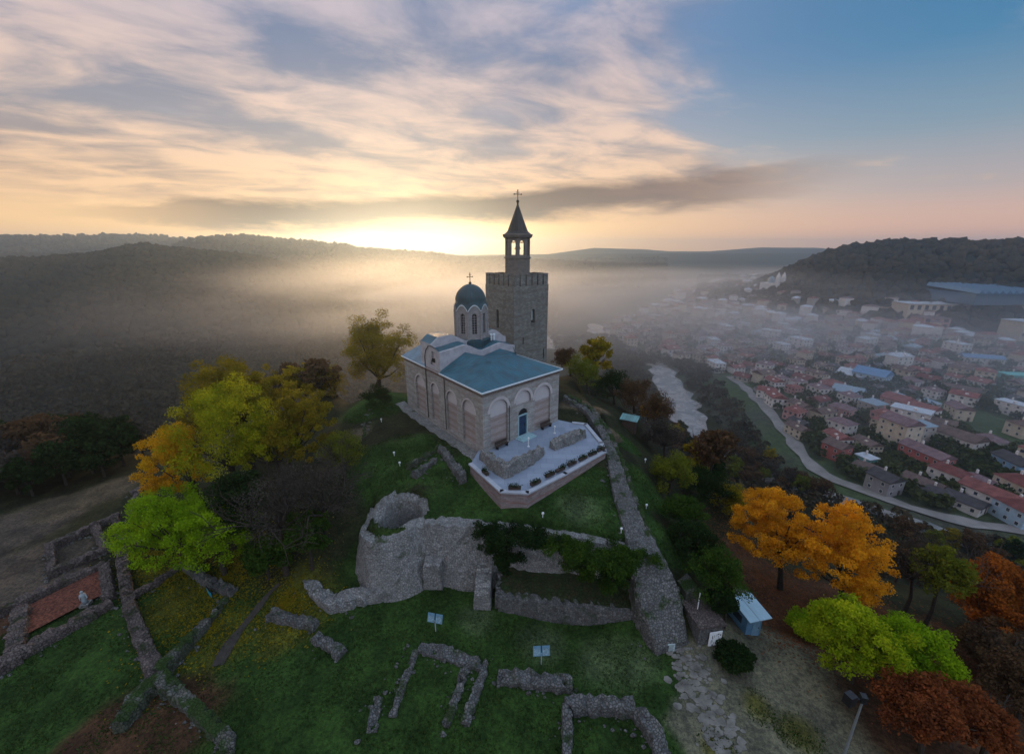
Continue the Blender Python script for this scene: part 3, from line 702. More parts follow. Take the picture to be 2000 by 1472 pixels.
        # corner half-column
        dm.tube([(p0.x, p0.y, dz0), (p0.x, p0.y, dzs)], .16, 8)
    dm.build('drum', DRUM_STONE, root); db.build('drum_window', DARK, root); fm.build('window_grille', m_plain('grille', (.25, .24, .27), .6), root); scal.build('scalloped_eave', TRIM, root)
    # dome skin follows the scallops
    n = 80; vs = []; lev = 12
    for j in range(n):
        t = 2 * math.pi * j / n; ph_ = (t / (math.pi / 4)) % 1.0
        oc = dr * math.cos(math.pi / 8) / math.cos((ph_ - .5) * math.pi / 4)
        z0 = dzs + .92 * max(0, math.sin(math.pi * ph_)) ** .8 + .02
        for l in range(lev + 1):
            q = l / lev; zt = 16.05
            if l <= 3: r_ = (oc + .16) * (1 - .015 * l); z = z0 + (zt - z0) * l / 3; rr = r_ * (1 - .03 * l)
            else:
                e_ = (l - 3) / (lev - 3) * math.pi / 2; rr = 2.30 * math.cos(e_); z = zt + 2.55 * math.sin(e_)
            vs.append((dcx + rr * math.cos(t + rot), dcy + rr * math.sin(t + rot), z))
    fs = [(j * (lev + 1) + l, ((j + 1) % n) * (lev + 1) + l, ((j + 1) % n) * (lev + 1) + l + 1, j * (lev + 1) + l + 1) for j in range(n) for l in range(lev)]
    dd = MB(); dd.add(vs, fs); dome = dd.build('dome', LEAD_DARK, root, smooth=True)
    cross_part('dome_cross', root, (dcx, dcy, 18.55), 1.55, .95, IRON, a1)
    bs = MB(); bs.lathe((dcx, dcy, 10.5), [(2.9, -1.2), (2.9, .1), (2.45, .3)], 8, rot); bs.build('drum_base', LEAD_DARK, root)
    # little chimney pots on the roof near the drum
    for s, t in ((10.6, 12.0), (11.1, 11.9)):
        c_ = MB(); c_.lathe(LW(s, t, 10.2), [(.14, 0), (.14, .75), (.22, .8), (.22, .95), (0, 1.05)], 10); c_.build('vent_pipe', TRIM, root)
    # door
    dr_ = MB(); dr_.box(LW(6.75, .24, 1.55), (1.45, .08, 2.75), a1); door = dr_.build('door', BLUEDOOR, root)
    hnd = MB(); hnd.box(LW(7.2, .16, 1.5), (.05, .08, .25), a1); hnd.build('handle', BRONZE, door)
    fl = MB(); fl.add([LW(a, .2, z) for a, z in arch(6.75, 1.7, 3.0, 3.06)], [tuple(range(15))]); fl.build('fanlight', DARK, root)
    fr = MB()
    for a in (5.93, 7.57): fr.box(LW(a, .12, 1.55), (.14, .30, 3.0), a1)
    fr.box(LW(6.75, .12, 3.0), (1.75, .28, .12), a1); fr.build('door_frame', FRAME_BLUE, root)
    st = MB(); st.box(LW(6.75, -.45, .15), (2.2, .9, .22), a1); st.box(LW(6.75, -.7, .06), (2.7, 1.4, .2), a1); st.build('doorstep', FRAME_BLUE, root)
    # small square niches over the plaster
    return root
def m_niche():
    def f(k, out):
        uv, ob = uvobj(k); sep = k.node('ShaderNodeSeparateXYZ'); k.l.new(uv, sep.inputs[0])
        n = k.noise(ob, 1.4, 5, .6); w = k.m('ADD', sep.outputs[1], k.m('MULTIPLY', k.m('SUBTRACT', n, .5), .25))
        b = k.node('ShaderNodeTexBrick'); k.l.new(uv, b.inputs['Vector']); b.inputs['Scale'].default_value = 1; b.inputs['Brick Width'].default_value = .6; b.inputs['Row Height'].default_value = .2
        b.inputs['Mortar Size'].default_value = .014
        k.put(b.inputs['Color1'], (.37, .33, .31)); k.put(b.inputs['Color2'], (.30, .26, .25)); k.put(b.inputs['Mortar'], (.25, .22, .21))
        bands = k.m('MULTIPLY', k.sm(k.m('FRACT', k.m('DIVIDE', w, .95)), .55, .65), .8)
        c = k.mix(bands, b.outputs[0], (.27, .21, .19))
        c = k.mix(k.sm(w, 4.05, 4.2), c, k.mix(n, (.42, .40, .41), (.52, .49, .49)))
        finish(k, out, c, .9, n, .3, .04, 0, .2)
    return mat('niche_infill', f)
build_church()

# ------------------------------------------------------------------ bell tower
def build_tower():
    root = tag(empty('bell_tower', (0, 0, 0)), 'square stone tower with battlements and dark pointed belfry behind the church', 'tower')
    F0 = Vector((.3, 68.0, 0)); w1, w2 = 8.6, 8.2; top = 17.1
    a1 = math.atan2(E1.y, E1.x)
    def T(s, t, z): p = F0 + E1n * s + E2n * t; return (p.x, p.y, z)
    sh = MB(); bk = MB()
    facade(sh, lambda a, z, d: T(a, d, z), [(0, -4), (w1, -4), (w1, top), (0, top)], [arch(4.75, 1.0, 11.1, 13.1, 8), arch(2.3, .28, 7.7, 8.8, 6), arch(7.7, .32, 4.2, 6.0, 6)], .6, bk)
    facade(sh, lambda a, z, d: T(d, a, z), [(0, -4), (w2, -4), (w2, top), (0, top)], [arch(4.6, .75, 10.2, 13.1, 8)], .6, bk)
    sh.add([T(w1, 0, -4), T(w1, w2, -4), T(w1, w2, top), T(w1, 0, top)], [(0, 1, 2, 3)]); sh.add([T(0, w2, -4), T(w1, w2, -4), T(w1, w2, top), T(0, w2, top)], [(3, 2, 1, 0)])
    sh.add([T(.5, .5, top), T(w1 - .5, .5, top), T(w1 - .5, w2 - .5, top), T(.5, w2 - .5, top)], [(0, 1, 2, 3)])
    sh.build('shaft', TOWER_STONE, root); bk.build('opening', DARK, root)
    gl = MB(); gl.add([T(a, .45, z) for a, z in arch(4.75, .62, 11.6, 13.1, 8)], [tuple(range(11))]); gl.build('window_pane', m_plain('pale_glass', (.33, .38, .38), .3), root)
    sl = MB(); sl.box(T(4.75, -.08, 11.0), (1.15, .3, .12), a1); sl.build('window_sill', TOWER_STONE, root)
    # parapet with slots between merlons
    rnd = random.Random(3)
    def side(fn, L, n):
        m_ = MB(); m_.box(fn(L / 2, .25, top + .05), (L, .5, .9), fn.ang); m_.build('parapet', TOWER_STONE, root)
        pitch = L / n
        for i in range(n):
            wdt = pitch * .74; hh = 1.85 + rnd.uniform(-.08, .08)
            b = MB(); p = fn((i + .5) * pitch, .25, top + .45 + hh / 2); b.box(p, (wdt, .5, hh), fn.ang)
            p = fn((i + .5) * pitch, .25, top + .45 + hh + .04); b.box(p, (wdt + .08, .58, .08), fn.ang); b.build('merlon', TOWER_STONE, root)
    def f1(a, d, z): return T(a, d, z)
    f1.ang = a1
    def f2(a, d, z): return T(d, a, z)
    f2.ang = math.atan2(E2n.y, E2n.x)
    def f3(a, d, z): return T(a, w2 - d, z)
    f3.ang = a1
    def f4(a, d, z): return T(w1 - d, a, z)
    f4.ang = f2.ang
    side(f1, w1, 6); side(f2, w2, 6); side(f3, w1, 6); side(f4, w2, 6)
    # belfry
    c = F0 + E1n * (w1 / 2) + E2n * (w2 / 2); cx, cy = c.x + .1, c.y - .2; rot = a1
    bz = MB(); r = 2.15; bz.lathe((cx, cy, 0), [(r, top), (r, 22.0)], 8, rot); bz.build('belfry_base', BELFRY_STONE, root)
    rg = MB(); rg.lathe((cx, cy, 0), [(r, 21.95), (r + .18, 22.0), (r + .18, 22.2), (r - .3, 22.25)], 8, rot)
    rg.lathe((cx, cy, 0), [(r - .1, 25.2), (r + .25, 25.35), (r + .42, 25.7), (r + .42, 25.9), (r + .1, 25.95)], 24, rot); rg.build('belfry_cornice', BELFRY_STONE, root)
    ar = MB(); sd_ = 2 * r * math.sin(math.pi / 8)
    for i in range(8):
        t0 = rot + i * math.pi / 4; t1 = t0 + math.pi / 4
        p0 = Vector((cx + r * math.cos(t0), cy + r * math.sin(t0), 0)); p1 = Vector((cx + r * math.cos(t1), cy + r * math.sin(t1), 0)); e = (p1 - p0).normalized(); inn = Vector((-e.y, e.x, 0))
        def wd(a, z, d, p0=p0, e=e, inn=inn): q = p0 + e * a + inn * d; return (q.x, q.y, z)
        facade(ar, wd, [(0, 22.2), (sd_, 22.2), (sd_, 25.3), (0, 25.3)], [arch(sd_ / 2, sd_ * .52, 22.5, 24.5, 8)], .32)
        facade(ar, lambda a, z, d, w=wd: w(a, z, d + .32), [(.12, 22.2), (sd_ - .12, 22.2), (sd_ - .12, 25.3), (.12, 25.3)], [arch(sd_ / 2, sd_ * .52, 22.5, 24.5, 8)], .0)
    ar.build('belfry_arcade', BELFRY_STONE, root)
    be = MB(); be.lathe((cx, cy, 23.5), [(.02, 1.0), (.28, .95), (.4, .5), (.5, .1), (.62, 0), (.5, .02)], 16); be.build('bell', BRONZE, root)
    bm = MB(); bm.box((cx, cy, 24.6), (3.4, .16, .16), rot); bm.build('bell_beam', WOOD_DARK, root)
    spz = MB(); spz.lathe((cx, cy, 0), [(r + .35, 25.75), (1.75, 26.4), (.95, 28.4), (.16, 30.55), (.16, 31.0), (0, 31.05)], 8, rot); spz.build('spire', SPIRE_M, root)
    cross_part('tower_cross', root, (cx, cy, 30.9), 1.9, 1.25, IRON, a1 - .5)
    # hatch on the roof beside the belfry
    h = MB(); h.box(T(2.6, 5.6, top + 1.0), (1.4, 1.0, 1.9), a1); h.build('roof_hatch', BELFRY_STONE, root)
build_tower()

# ------------------------------------------------------------------ terrace before the door
TERR = [atz(u, v, .05) for u, v in [(918, 908), (978, 962), (1030, 965), (1105, 927), (1183, 883), (1176, 866), (1145, 829), (1120, 826)]]
def build_terrace():
    root = tag(empty('terrace', (0, 0, 0)), 'paved terrace with angled point in front of the church door', 'terrace')
    poly = [Vector((x, y, 0)) for x, y in TERR] + [Vector(LW(13.9, 1.0, 0)), Vector(LW(0, 1.0, 0))]
    pv = MB(); n = len(poly)
    tr = tessellate_polygon([poly]); pv.add([(p.x, p.y, .05) for p in poly], [tuple(t) for t in tr]); o = pv.build('paving', PAVING, root)
    wl = MB()
    P = [Vector((x, y, 0)) for x, y in TERR]
    cen = Vector((3, 45, 0))
    cp = MB()
    for i in range(len(P) - 1):
        a, b = P[i], P[i + 1]; L = (b - a).length; k_ = max(1, int(L / 1.2))
        wl.add([(a.x, a.y, -4), (b.x, b.y, -4), (b.x, b.y, .02), (a.x, a.y, .02)], [(0, 1, 2, 3)])
        m_ = (a + b) / 2; d = (cen - m_).normalized() * .12
        cp.box((m_.x + d.x, m_.y + d.y, .14), (L + .25, .5, .18), math.atan2(b.y - a.y, b.x - a.x))
    wl.build('retaining_wall', WALL_BRICKY, root); cp.build('coping', COPING, root)
build_terrace()

def stone_wall(name, pts, width, mat_, zb=None, step=.30, jit=.15, cap=None, parent=None, seed=0, sink=1.6):
    """irregular ruined wall along world points (x, y, ztop)"""
    rn = np.random.default_rng(seed + 11); P = []; W = []
    wd = width if hasattr(width, '__len__') else [width] * len(pts)
    for i in range(len(pts) - 1):
        a, b = Vector(pts[i]), Vector(pts[i + 1]); n = max(1, int((b - a).length / step))
        for j in range(n): t = j / n; P.append(a.lerp(b, t)); W.append(wd[i] * (1 - t) + wd[i + 1] * t)
    P.append(Vector(pts[-1])); W.append(wd[-1]); n = len(P); vs = []; na = 6
    for i, p in enumerate(P):
        d = P[min(i + 1, n - 1)] - P[max(i - 1, 0)]; d.z = 0; d.normalize(); nr = Vector((-d.y, d.x, 0))
        zbot = (zb if zb is not None else h1(p.x, p.y) - sink)
        w = W[i] / 2
        for k_, (o, z) in enumerate([(-1.12, zbot), (-1.04, (p.z + zbot) / 2 if zb is not None else p.z - .5), (-.95, p.z - .04), (0, p.z), (.95, p.z - .04), (1.04, (p.z + zbot) / 2 if zb is not None else p.z - .5), (1.12, zbot)]):
            q = p + nr * (o * w + rn.normal() * jit * .45); zz = z + (rn.normal() * jit * .7 if k_ in (2, 3, 4) else 0) + (0 if k_ not in (2, 3, 4) else (rn.random() < .12) * -jit * 2)
            vs.append((q.x, q.y, zz))
    fs = [(i * 7 + k_, (i + 1) * 7 + k_, (i + 1) * 7 + k_ + 1, i * 7 + k_ + 1) for i in range(n - 1) for k_ in range(6)]
    fs += [tuple(range(7)), tuple((n - 1) * 7 + k_ for k_ in range(6, -1, -1))]
    mb = MB(); mb.add(vs, [f[::-1] if len(f) == 4 else f for f in fs]); return mb.build(name, mat_, parent)
def px_wall(name, pxs, z, width, mat_, label, group=None, **kw):
    pts = []
    for q in pxs:
        zz = q[2] if len(q) > 2 else z; x, y = atz(q[0], q[1], zz); pts.append((x, y, zz))
    o = stone_wall(name, pts, width, mat_, seed=abs(int(pxs[0][0])), **kw); return tag(o, label, 'wall', group)

# ruined porch walls on the terrace
px_wall('ruined_wall', [(943, 877, 1.3), (965, 893, 1.6), (986, 904, 1.75), (1010, 895, 1.6), (1038, 881, 1.5), (1056, 873, 1.1)], 1.2, .75, RUBBLE_PALE, 'low broken stone wall round the near corner of the terrace, left of the door', 'ruined porch walls on the terrace', zb=-.2)
px_wall('ruined_wall', [(1078, 866, .8), (1090, 856, 1.2), (1112, 845, 1.5), (1138, 838, 1.1)], 1.2, 1.0, RUBBLE_PALE, 'crumbling brick and stone wall stump on the terrace, right of the door', 'ruined porch walls on the terrace', zb=-.2, jit=.2)
# apron of stone along the long side of the church
ap = MB(); rn_ = []
for t in np.arange(-2.0, 24, 1.0): rn_.append(t)
vsa = []
for t in rn_:
    for s in (-.02, -.8, -1.6):
        p = LW(s + .15 * math.sin(t * 2.1) * (s < -1), t, 0); vsa.append((p[0], p[1], max(h1(p[0], p[1]) + .10, -.9)))
ap.add(vsa, [(i * 3 + k_, i * 3 + k_ + 1, (i + 1) * 3 + k_ + 1, (i + 1) * 3 + k_) for i in range(len(rn_) - 1) for k_ in range(2)])
struct(ap.build('pavement', RUBBLE_PALE))
# wall stumps on the lawn left of the church
G_ST = 'wall stumps on the lawn beside the church'
px_wall('ruined_wall', [(862, 872, -.1), (905, 925, -.2)], 0, .9, RUBBLE, 'short thick stone wall stump running towards the terrace from the church side', G_ST)
px_wall('ruined_wall', [(796, 905, -.5), (860, 868, -.1)], 0, .5, RUBBLE_MOSS, 'mossy thin wall line meeting the stone stump beside the church', G_ST)
px_wall('ruined_wall', [(808, 922, -.6), (850, 893, -.5)], 0, .7, RUBBLE, 'short low stub of wall below the mossy wall line beside the church', G_ST)
px_wall('ruined_wall', [(712, 850, -1.4), (714, 800, -1.2)], 0, .5, RUBBLE_MOSS, 'faint pale wall line in the grass near the round dark bush', G_ST)

# benches, troughs, posts
def bench(loc, rz, label):
    r_ = tag(empty('bench', loc, rz), label, 'bench', 'dark benches against the church front')
    s = MB(); s.box((0, 0, .45), (2.0, .45, .06)); s.build('seat', WOOD_DARK, r_)
    b = MB(); b.box((0, .2, .75), (2.0, .05, .4)); b.build('backrest', WOOD_DARK, r_)
    for x in (-.8, .8): l = MB(); l.box((x, 0, .22), (.08, .42, .44)); l.build('leg', IRON, r_)
a1_ = math.atan2(E1.y, E1.x)
p = LW(2.6, -.5, .06); bench(p, a1_, 'dark bench under the blind arch left of the blue door')
p = LW(10.9, -.5, .06); bench(p, a1_, 'dark bench under the blind arch right of the blue door')

def leaf_cloud(centers, radii, n, size, seed=0, tones=None, flat=.6):
    """n leaf quads spread through clumps"""
    rn = np.random.default_rng(seed); C = np.array(centers, float); Rr = np.array(radii, float)
    w = Rr ** 2; w = w / w.sum(); idx = rn.choice(len(C), n, p=w)
    d = rn.normal(size=(n, 3)); d /= np.linalg.norm(d, axis=1)[:, None]; rad = Rr[idx] * (rn.random(n) ** .35) * (1 + rn.normal(size=n) * .12)
    P = C[idx] + d * rad[:, None] * np.array([1, 1, .75])
    a = rn.normal(size=(n, 3)); a /= np.linalg.norm(a, axis=1)[:, None]; b = np.cross(a, rn.normal(size=(n, 3))); b /= np.linalg.norm(b, axis=1)[:, None] + 1e-9
    s = size * (.5 + .8 * rn.random(n))[:, None]
    V = np.stack([P - a * s, P + b * s * flat, P + a * s, P - b * s * flat], 1).reshape(-1, 3)
    ct = rn.random(len(C)); tone = np.clip(ct[idx] * .7 + rn.random(n) * .45 - .05, 0, 1)
    return V, tone
def leaf_mesh(name, V, tone, mat_):
    nf = len(V) // 4; me = bpy.data.meshes.new(name)
    me.vertices.add(len(V)); me.vertices.foreach_set('co', V.ravel()); me.loops.add(nf * 4); me.loops.foreach_set('vertex_index', np.arange(nf * 4))
    me.polygons.add(nf); me.polygons.foreach_set('loop_start', np.arange(nf) * 4)
    at = me.attributes.new('tone', 'FLOAT', 'FACE'); at.data.foreach_set('value', tone)
    me.materials.append(mat_); me.update(calc_edges=True); me.validate()
    return me

def trough(x, y, rz, L, label, seed):
    z = .24
    r_ = tag(empty('flower_trough', (x, y, z), rz), label, 'planter', 'flower troughs along the terrace edge')
    b = MB(); b.box((0, 0, .14), (L, .32, .26)); b.box((0, 0, .27), (L + .06, .38, .05)); b.build('box', WOOD_DARK, r_)
    rn = np.random.default_rng(seed); c = [(rn.uniform(-L / 2, L / 2), 0, .35 + rn.random() * .15) for _ in range(6)]
    V, t = leaf_cloud(c, [.34] * 6, 200, .07, seed); me = leaf_mesh('plants', V, t, SHRUBM); o = bpy.data.objects.new('plants', me); COL.objects.link(o); o.parent = r_
lab = ['small dark flower trough alone at the left wing of the terrace', 'dark flower trough at the blunt tip of the terrace, nearest the lawn',
       'flower trough just right of the terrace tip, with a taller stem', 'greenest flower trough on the long terrace edge, before its middle',
       'flower trough at the middle of the long terrace edge', 'flower trough on the long terrace edge, just past its middle', 'flower trough on the long terrace edge, with a tall stem',
       'flower trough second from the far end of the terrace edge', 'flower trough at the far end of the terrace edge']
for i, (u, v) in enumerate([(948, 925), (1005, 955), (1046, 945), (1074, 929), (1094, 919), (1117, 907), (1138, 897), (1157, 888), (1174, 879)]):
    x, y = atz(u, v, .24); rz = .65 if i > 1 else (2.2 if i == 0 else 0.0); trough(x, y, rz, 1.25 if i else 1.0, lab[i], i)
def lamp_post_small(u, v, z, h, label):
    x, y = atz(u, v, z); r_ = tag(empty('bollard_lamp', (x, y, z)), label, 'lamp', 'white posts on the terrace')
    m_ = MB(); m_.lathe((0, 0, 0), [(.16, 0), (.16, .08), (.06, .12), (.05, h * .75)], 10); m_.build('post', WHITE, r_)
    m_ = MB(); m_.lathe((0, 0, h * .75), [(.05, 0), (.12, .05), (.12, h * .2), (.03, h * .25)], 10); m_.build('lamp_head', WHITE, r_)
lamp_post_small(1032, 872, .05, 1.3, 'white post on the terrace beside the broken wall near the door')
lamp_post_small(1083, 846, .05, 1.1, 'white post on the terrace behind the wall stump')

# ------------------------------------------------------------------ great retaining wall with the round well turret
def build_bastion():
    root = tag(empty('retaining_wall', (0, 0, 0)), 'tall pale rubble retaining wall below the church lawn, partly under ivy', 'wall')
    top = [(743, 1030), (802, 1030), (845, 1022), (880, 1018), (928, 1024), (985, 1040), (1080, 1055), (1187, 1075), (1245, 1085)]
    pts = WALLXY; mb = MB(); zt = []
    path = [(WALLXY[0][0] - .2, WALLXY[0][1] + 4.0), WALLXY[0]] + WALLXY[1:]
    zs = [-3.6, -3.4, -2.9, -2.6, -2.5, -2.4, -2.4, -2.6, -3.3, -3.9]
    P = []; Z = []
    for i in range(len(path) - 1):
        a = Vector((*path[i], 0)); b = Vector((*path[i + 1], 0)); n = max(1, int((b - a).length / .4))
        for j in range(n): P.append(a.lerp(b, j / n)); Z.append(zs[i] + (zs[i + 1] - zs[i]) * j / n)
    P.append(Vector((*path[-1], 0))); Z.append(zs[-1])
    for _ in range(4): P = [P[0]] + [(P[i - 1] + P[i] * 2 + P[i + 1]) / 4 for i in range(1, len(P) - 1)] + [P[-1]]
    n = len(P); rows = 13; rn = np.random.default_rng(5); vs = []
    for i, p in enumerate(P):
        d = (P[min(i + 1, n - 1)] - P[max(i - 1, 0)]).normalized(); nr = Vector((d.y, -d.x, 0))
        for r_ in range(rows):
            t = r_ / (rows - 1); z = -9.6 + (Z[i] + 9.6) * t; off = (1 - t) * 1.7 + .25 + .16 * math.sin(i * .35 + t * 3) + rn.normal() * .05
            if r_ == rows - 1: z += rn.normal() * .12
            q = p + nr * off; vs.append((q.x, q.y, z))
        q = p - nr * 1.1; vs.append((q.x, q.y, Z[i] + rn.normal() * .08)); q = p - nr * 1.2; vs.append((q.x, q.y, Z[i] - 2))
    m_ = rows + 2
    mb.add(vs, [(i * m_ + k_, (i + 1) * m_ + k_, (i + 1) * m_ + k_ + 1, i * m_ + k_ + 1) for i in range(n - 1) for k_ in range(m_ - 1)])
    mb.add([vs[k_] for k_ in range(m_)], [tuple(range(m_))]); mb.add([vs[(n - 1) * m_ + k_] for k_ in range(m_)], [tuple(range(m_))])
    mb.build('wall_face', RUBBLE_PALE, root)
    for (u0, v0, u1, v1, zt_, nm) in [(829, 1091, 868, 1140, -5.4, 0), (926, 1105, 960, 1180, -6.2, 1)]:
        um = (u0 + u1) / 2; x, y = atz(um, v1, -8.5); b = MB(); w_ = (u1 - u0) / 22.5
        pts_ = [(x, y - .7, zt_ - .3), (x + .1, y + 3.0, zt_ + .5)]
        stone_wall('buttress', pts_, w_, RUBBLE_PALE, zb=-9.2, parent=root, seed=nm, jit=.12)
build_bastion()
def build_turret():
    x, y = atz(783, 985, -1.6); ro, ri = 3.55, 2.05
    root = tag(empty('well_turret', (x, y, -8.8)), 'round hollow stone turret like a well at the corner of the lawn', 'turret')
    rn = np.random.default_rng(2); n = 56; mb = MB(); vs = []; prof = [(ro + .9, -1.0), (ro + .6, 1.6), (ro + .35, 3.6), (ro + .15, 4.6), (ro - .05, 5.65), (ro - .6, 6.0), (ri + .35, 5.95), (ri + .05, 5.5), (ri - .1, 4.6), (ri - .25, 3.0), (ri - .3, 1.0), (.01, .9)]
    m_ = len(prof)
    for j in range(n):
        t = 2 * math.pi * j / n
        for r_, z in prof:
            tilt = .95 * math.sin(t) + .18 * math.sin(3 * t + 1) if z > 5.4 else 0
            k_ = 1 + rn.normal() * .012; vs.append((r_ * k_ * math.cos(t), r_ * k_ * math.sin(t), z + tilt + rn.normal() * .11))
    mb.add(vs, [(j * m_ + i, ((j + 1) % n) * m_ + i, ((j + 1) % n) * m_ + i + 1, j * m_ + i + 1) for j in range(n) for i in range(m_ - 1)]); mb.build('ring_wall', RUBBLE_PALE, root, origin=(0, 0, 0))
build_turret()
# low curved wall left of the bastion
px_wall('ruined_wall', [(600, 1128, -7.3), (622, 1152, -7.4), (650, 1170, -7.4), (700, 1155, -7.3), (742, 1140, -7.1)], -7.4, [1.0, 1.2, 1.5, 1.3, 1.5], RUBBLE_PALE, 'low curved stone wall running left from the foot of the tall retaining wall')
# second terrace below the ivy
def build_bench_terrace():
    root = tag(empty('terrace_wall', (0, 0, 0)), 'long low stone wall holding a grassy shelf below the ivy', 'wall')
    a = Vector((*atz(975, 1190, -8.5), 0)); b = Vector((*atz(1262, 1222, -8.5), 0)); zt = -6.9
    stone_wall('wall_face', [(a.x, a.y + .2, zt), (b.x, b.y + .2, zt - .1)], .9, RUBBLE, zb=-9.3, parent=root, seed=4, jit=.08)
    mb = MB(); n = 24; vs = []
    rn = np.random.default_rng(9)
    for i in range(n + 1):
        p = a.lerp(b, i / n)
        for k_, dy in enumerate((.2, .9, 1.8, 2.8, 4.6)): vs.append((p.x + k_ * .05, p.y + dy, zt - .1 + k_ * .12 + rn.normal() * .05))
    mb.add(vs, [(i * 5 + k_, (i + 1) * 5 + k_, (i + 1) * 5 + k_ + 1, i * 5 + k_ + 1) for i in range(n) for k_ in range(4)]); mb.build('grass_top', m_rubble('shelf_grass', (.03, .05, .018), (.045, .04, .02), (.02, .03, .012), 3), root, smooth=True)
    stone_wall('wall_end', [(a.x, a.y, zt + .05), (a.x + .3, a.y + 4.2, zt + .2)], .7, RUBBLE, zb=-9.3, parent=root, seed=8)
build_bench_terrace()

# ------------------------------------------------------------------ stone ramp, outer parapet, gate
def build_ramp():
    c = [(1105, 775, 1.0, 1.0), (1150, 805, .5, 1.0), (1180, 850, -.3, 1.1), (1200, 905, -1.0, 1.5), (1214, 960, -1.7, 1.9), (1235, 1020, -2.5, 2.2), (1262, 1085, -3.6, 3.0), (1282, 1150, -5.0, 3.9), (1300, 1215, -6.8, 3.6), (1315, 1262, -8.0, 2.8)]
    pts = [(*atz(u, v, z), z + .28) for u, v, z, w in c]
    o = stone_wall('stone_ramp', pts, [w for *_, w in c], RUBBLE, sink=3.0, jit=.11, seed=21); tag(o, 'rough stone causeway climbing from the gate to the church lawn', 'causeway')
    # steps at the foot
    r_ = tag(empty('stone_steps', (*atz(1330, 1262, -8.2), -8.6)), 'worn stone steps at the foot of the causeway between two sign boards', 'steps')
    for i in range(6):
        m_ = MB(); m_.box((-.12 * i, .38 * i, .1 + .2 * i), (1.9, .42, .3), .15); m_.build('step', RUBBLE_PALE if i == 0 else RUBBLE, r_)
    c = [(1112, 770, 1.5), (1155, 795, .9), (1188, 840, .0), (1212, 895, -.9), (1232, 950, -1.5), (1252, 1010, -2.4), (1280, 1070, -3.4), (1305, 1120, -4.4), (1330, 1170, -5.7)]
    px_wall('parapet_wall', c, 0, .75, RUBBLE_MOSS, 'long thin mossy wall line bordering the outer side of the causeway', sink=1.5)
    c = [(1375, 1150, -5.4), (1400, 1190, -6.2), (1412, 1235, -6.7)]
    pts = [(*atz(u, v, z), z) for u, v, z in c]
build_ramp()
def build_gatehouse():
    z0 = -9.0; x, y = atz(1384, 1268, z0); rz = R(10)
    root = tag(empty('gate_pier', (x, y, z0), rz), 'square stone gate pier with a white map board on its front', 'gate pier')
    m_ = MB(); m_.box((0, 1.4, 1.0), (2.3, 2.8, 2.9), 0, 0, .94); m_.build('pier', RUBBLE, root)
    m_ = MB(); m_.box((0, 1.4, 2.5), (2.45, 2.95, .18)); m_.build('coping', RUBBLE_BROWN, root)
    m_ = MB(); m_.box((0, 3.9, 1.5), (1.6, 2.4, 3.6), 0, 0, .9); m_.build('rear_wall', RUBBLE_MOSS, root)
    sb = MB(); sb.box((.35, -.08, 1.25), (1.15, .06, 1.45)); b = sb.build('map_board', WHITE, root)
    mk = MB(); ink = m_plain('board_ink', (.03, .05, .07), .6)
    rn = random.Random(4)
    for (a, c, w, h) in [(.75, .75, .22, .16), (.15, .62, .14, .12), (.58, 1.72, .16, .1), (.78, 1.6, .1, .14), (.05, 1.5, .05, .3), (.0, 1.0, .04, .4)]:
        mk.box((a, -.115, c), (w, .008, h))
    for i in range(9):
        a0 = R(40 * i); mk.box((.38 + .3 * math.cos(a0), -.115, 1.2 + .42 * math.sin(a0)), (.03, .008, .22), 0)
    mk.build('board_drawing', ink, b)
    x, y = atz(1306, 1275, -8.7); r2 = tag(empty('gate_pier', (x, y, -9.0), R(4)), 'low stone pier with a small pale notice left of the steps', 'gate pier')
    m_ = MB(); m_.box((-.35, 1.0, .6), (1.5, 2.0, 1.9), 0, 0, .9); m_.build('pier', RUBBLE, r2)
    m_ = MB(); m_.box((.1, -.06, .95), (.62, .05, .8)); b = m_.build('notice_board', m_plain('pale_blue_board', (.40, .50, .52), .5), r2)
    m_ = MB()
    for i in range(5): m_.box((.1, -.092, 1.22 - .13 * i), (.45 - .05 * (i % 3), .006, .035))
    m_.build('board_text', ink, b)
    # rail posts
    x, y = atz(1362, 1190, -6.5); m_ = MB(); m_.tube([(0, 0, -1.5), (0, 0, 1.9)], .04, 6); o = m_.build('rail_post', WHITE, None); o.location = (x, y, -6.5); tag(o, 'thin white post standing against the gate pier', 'post')
build_gatehouse()
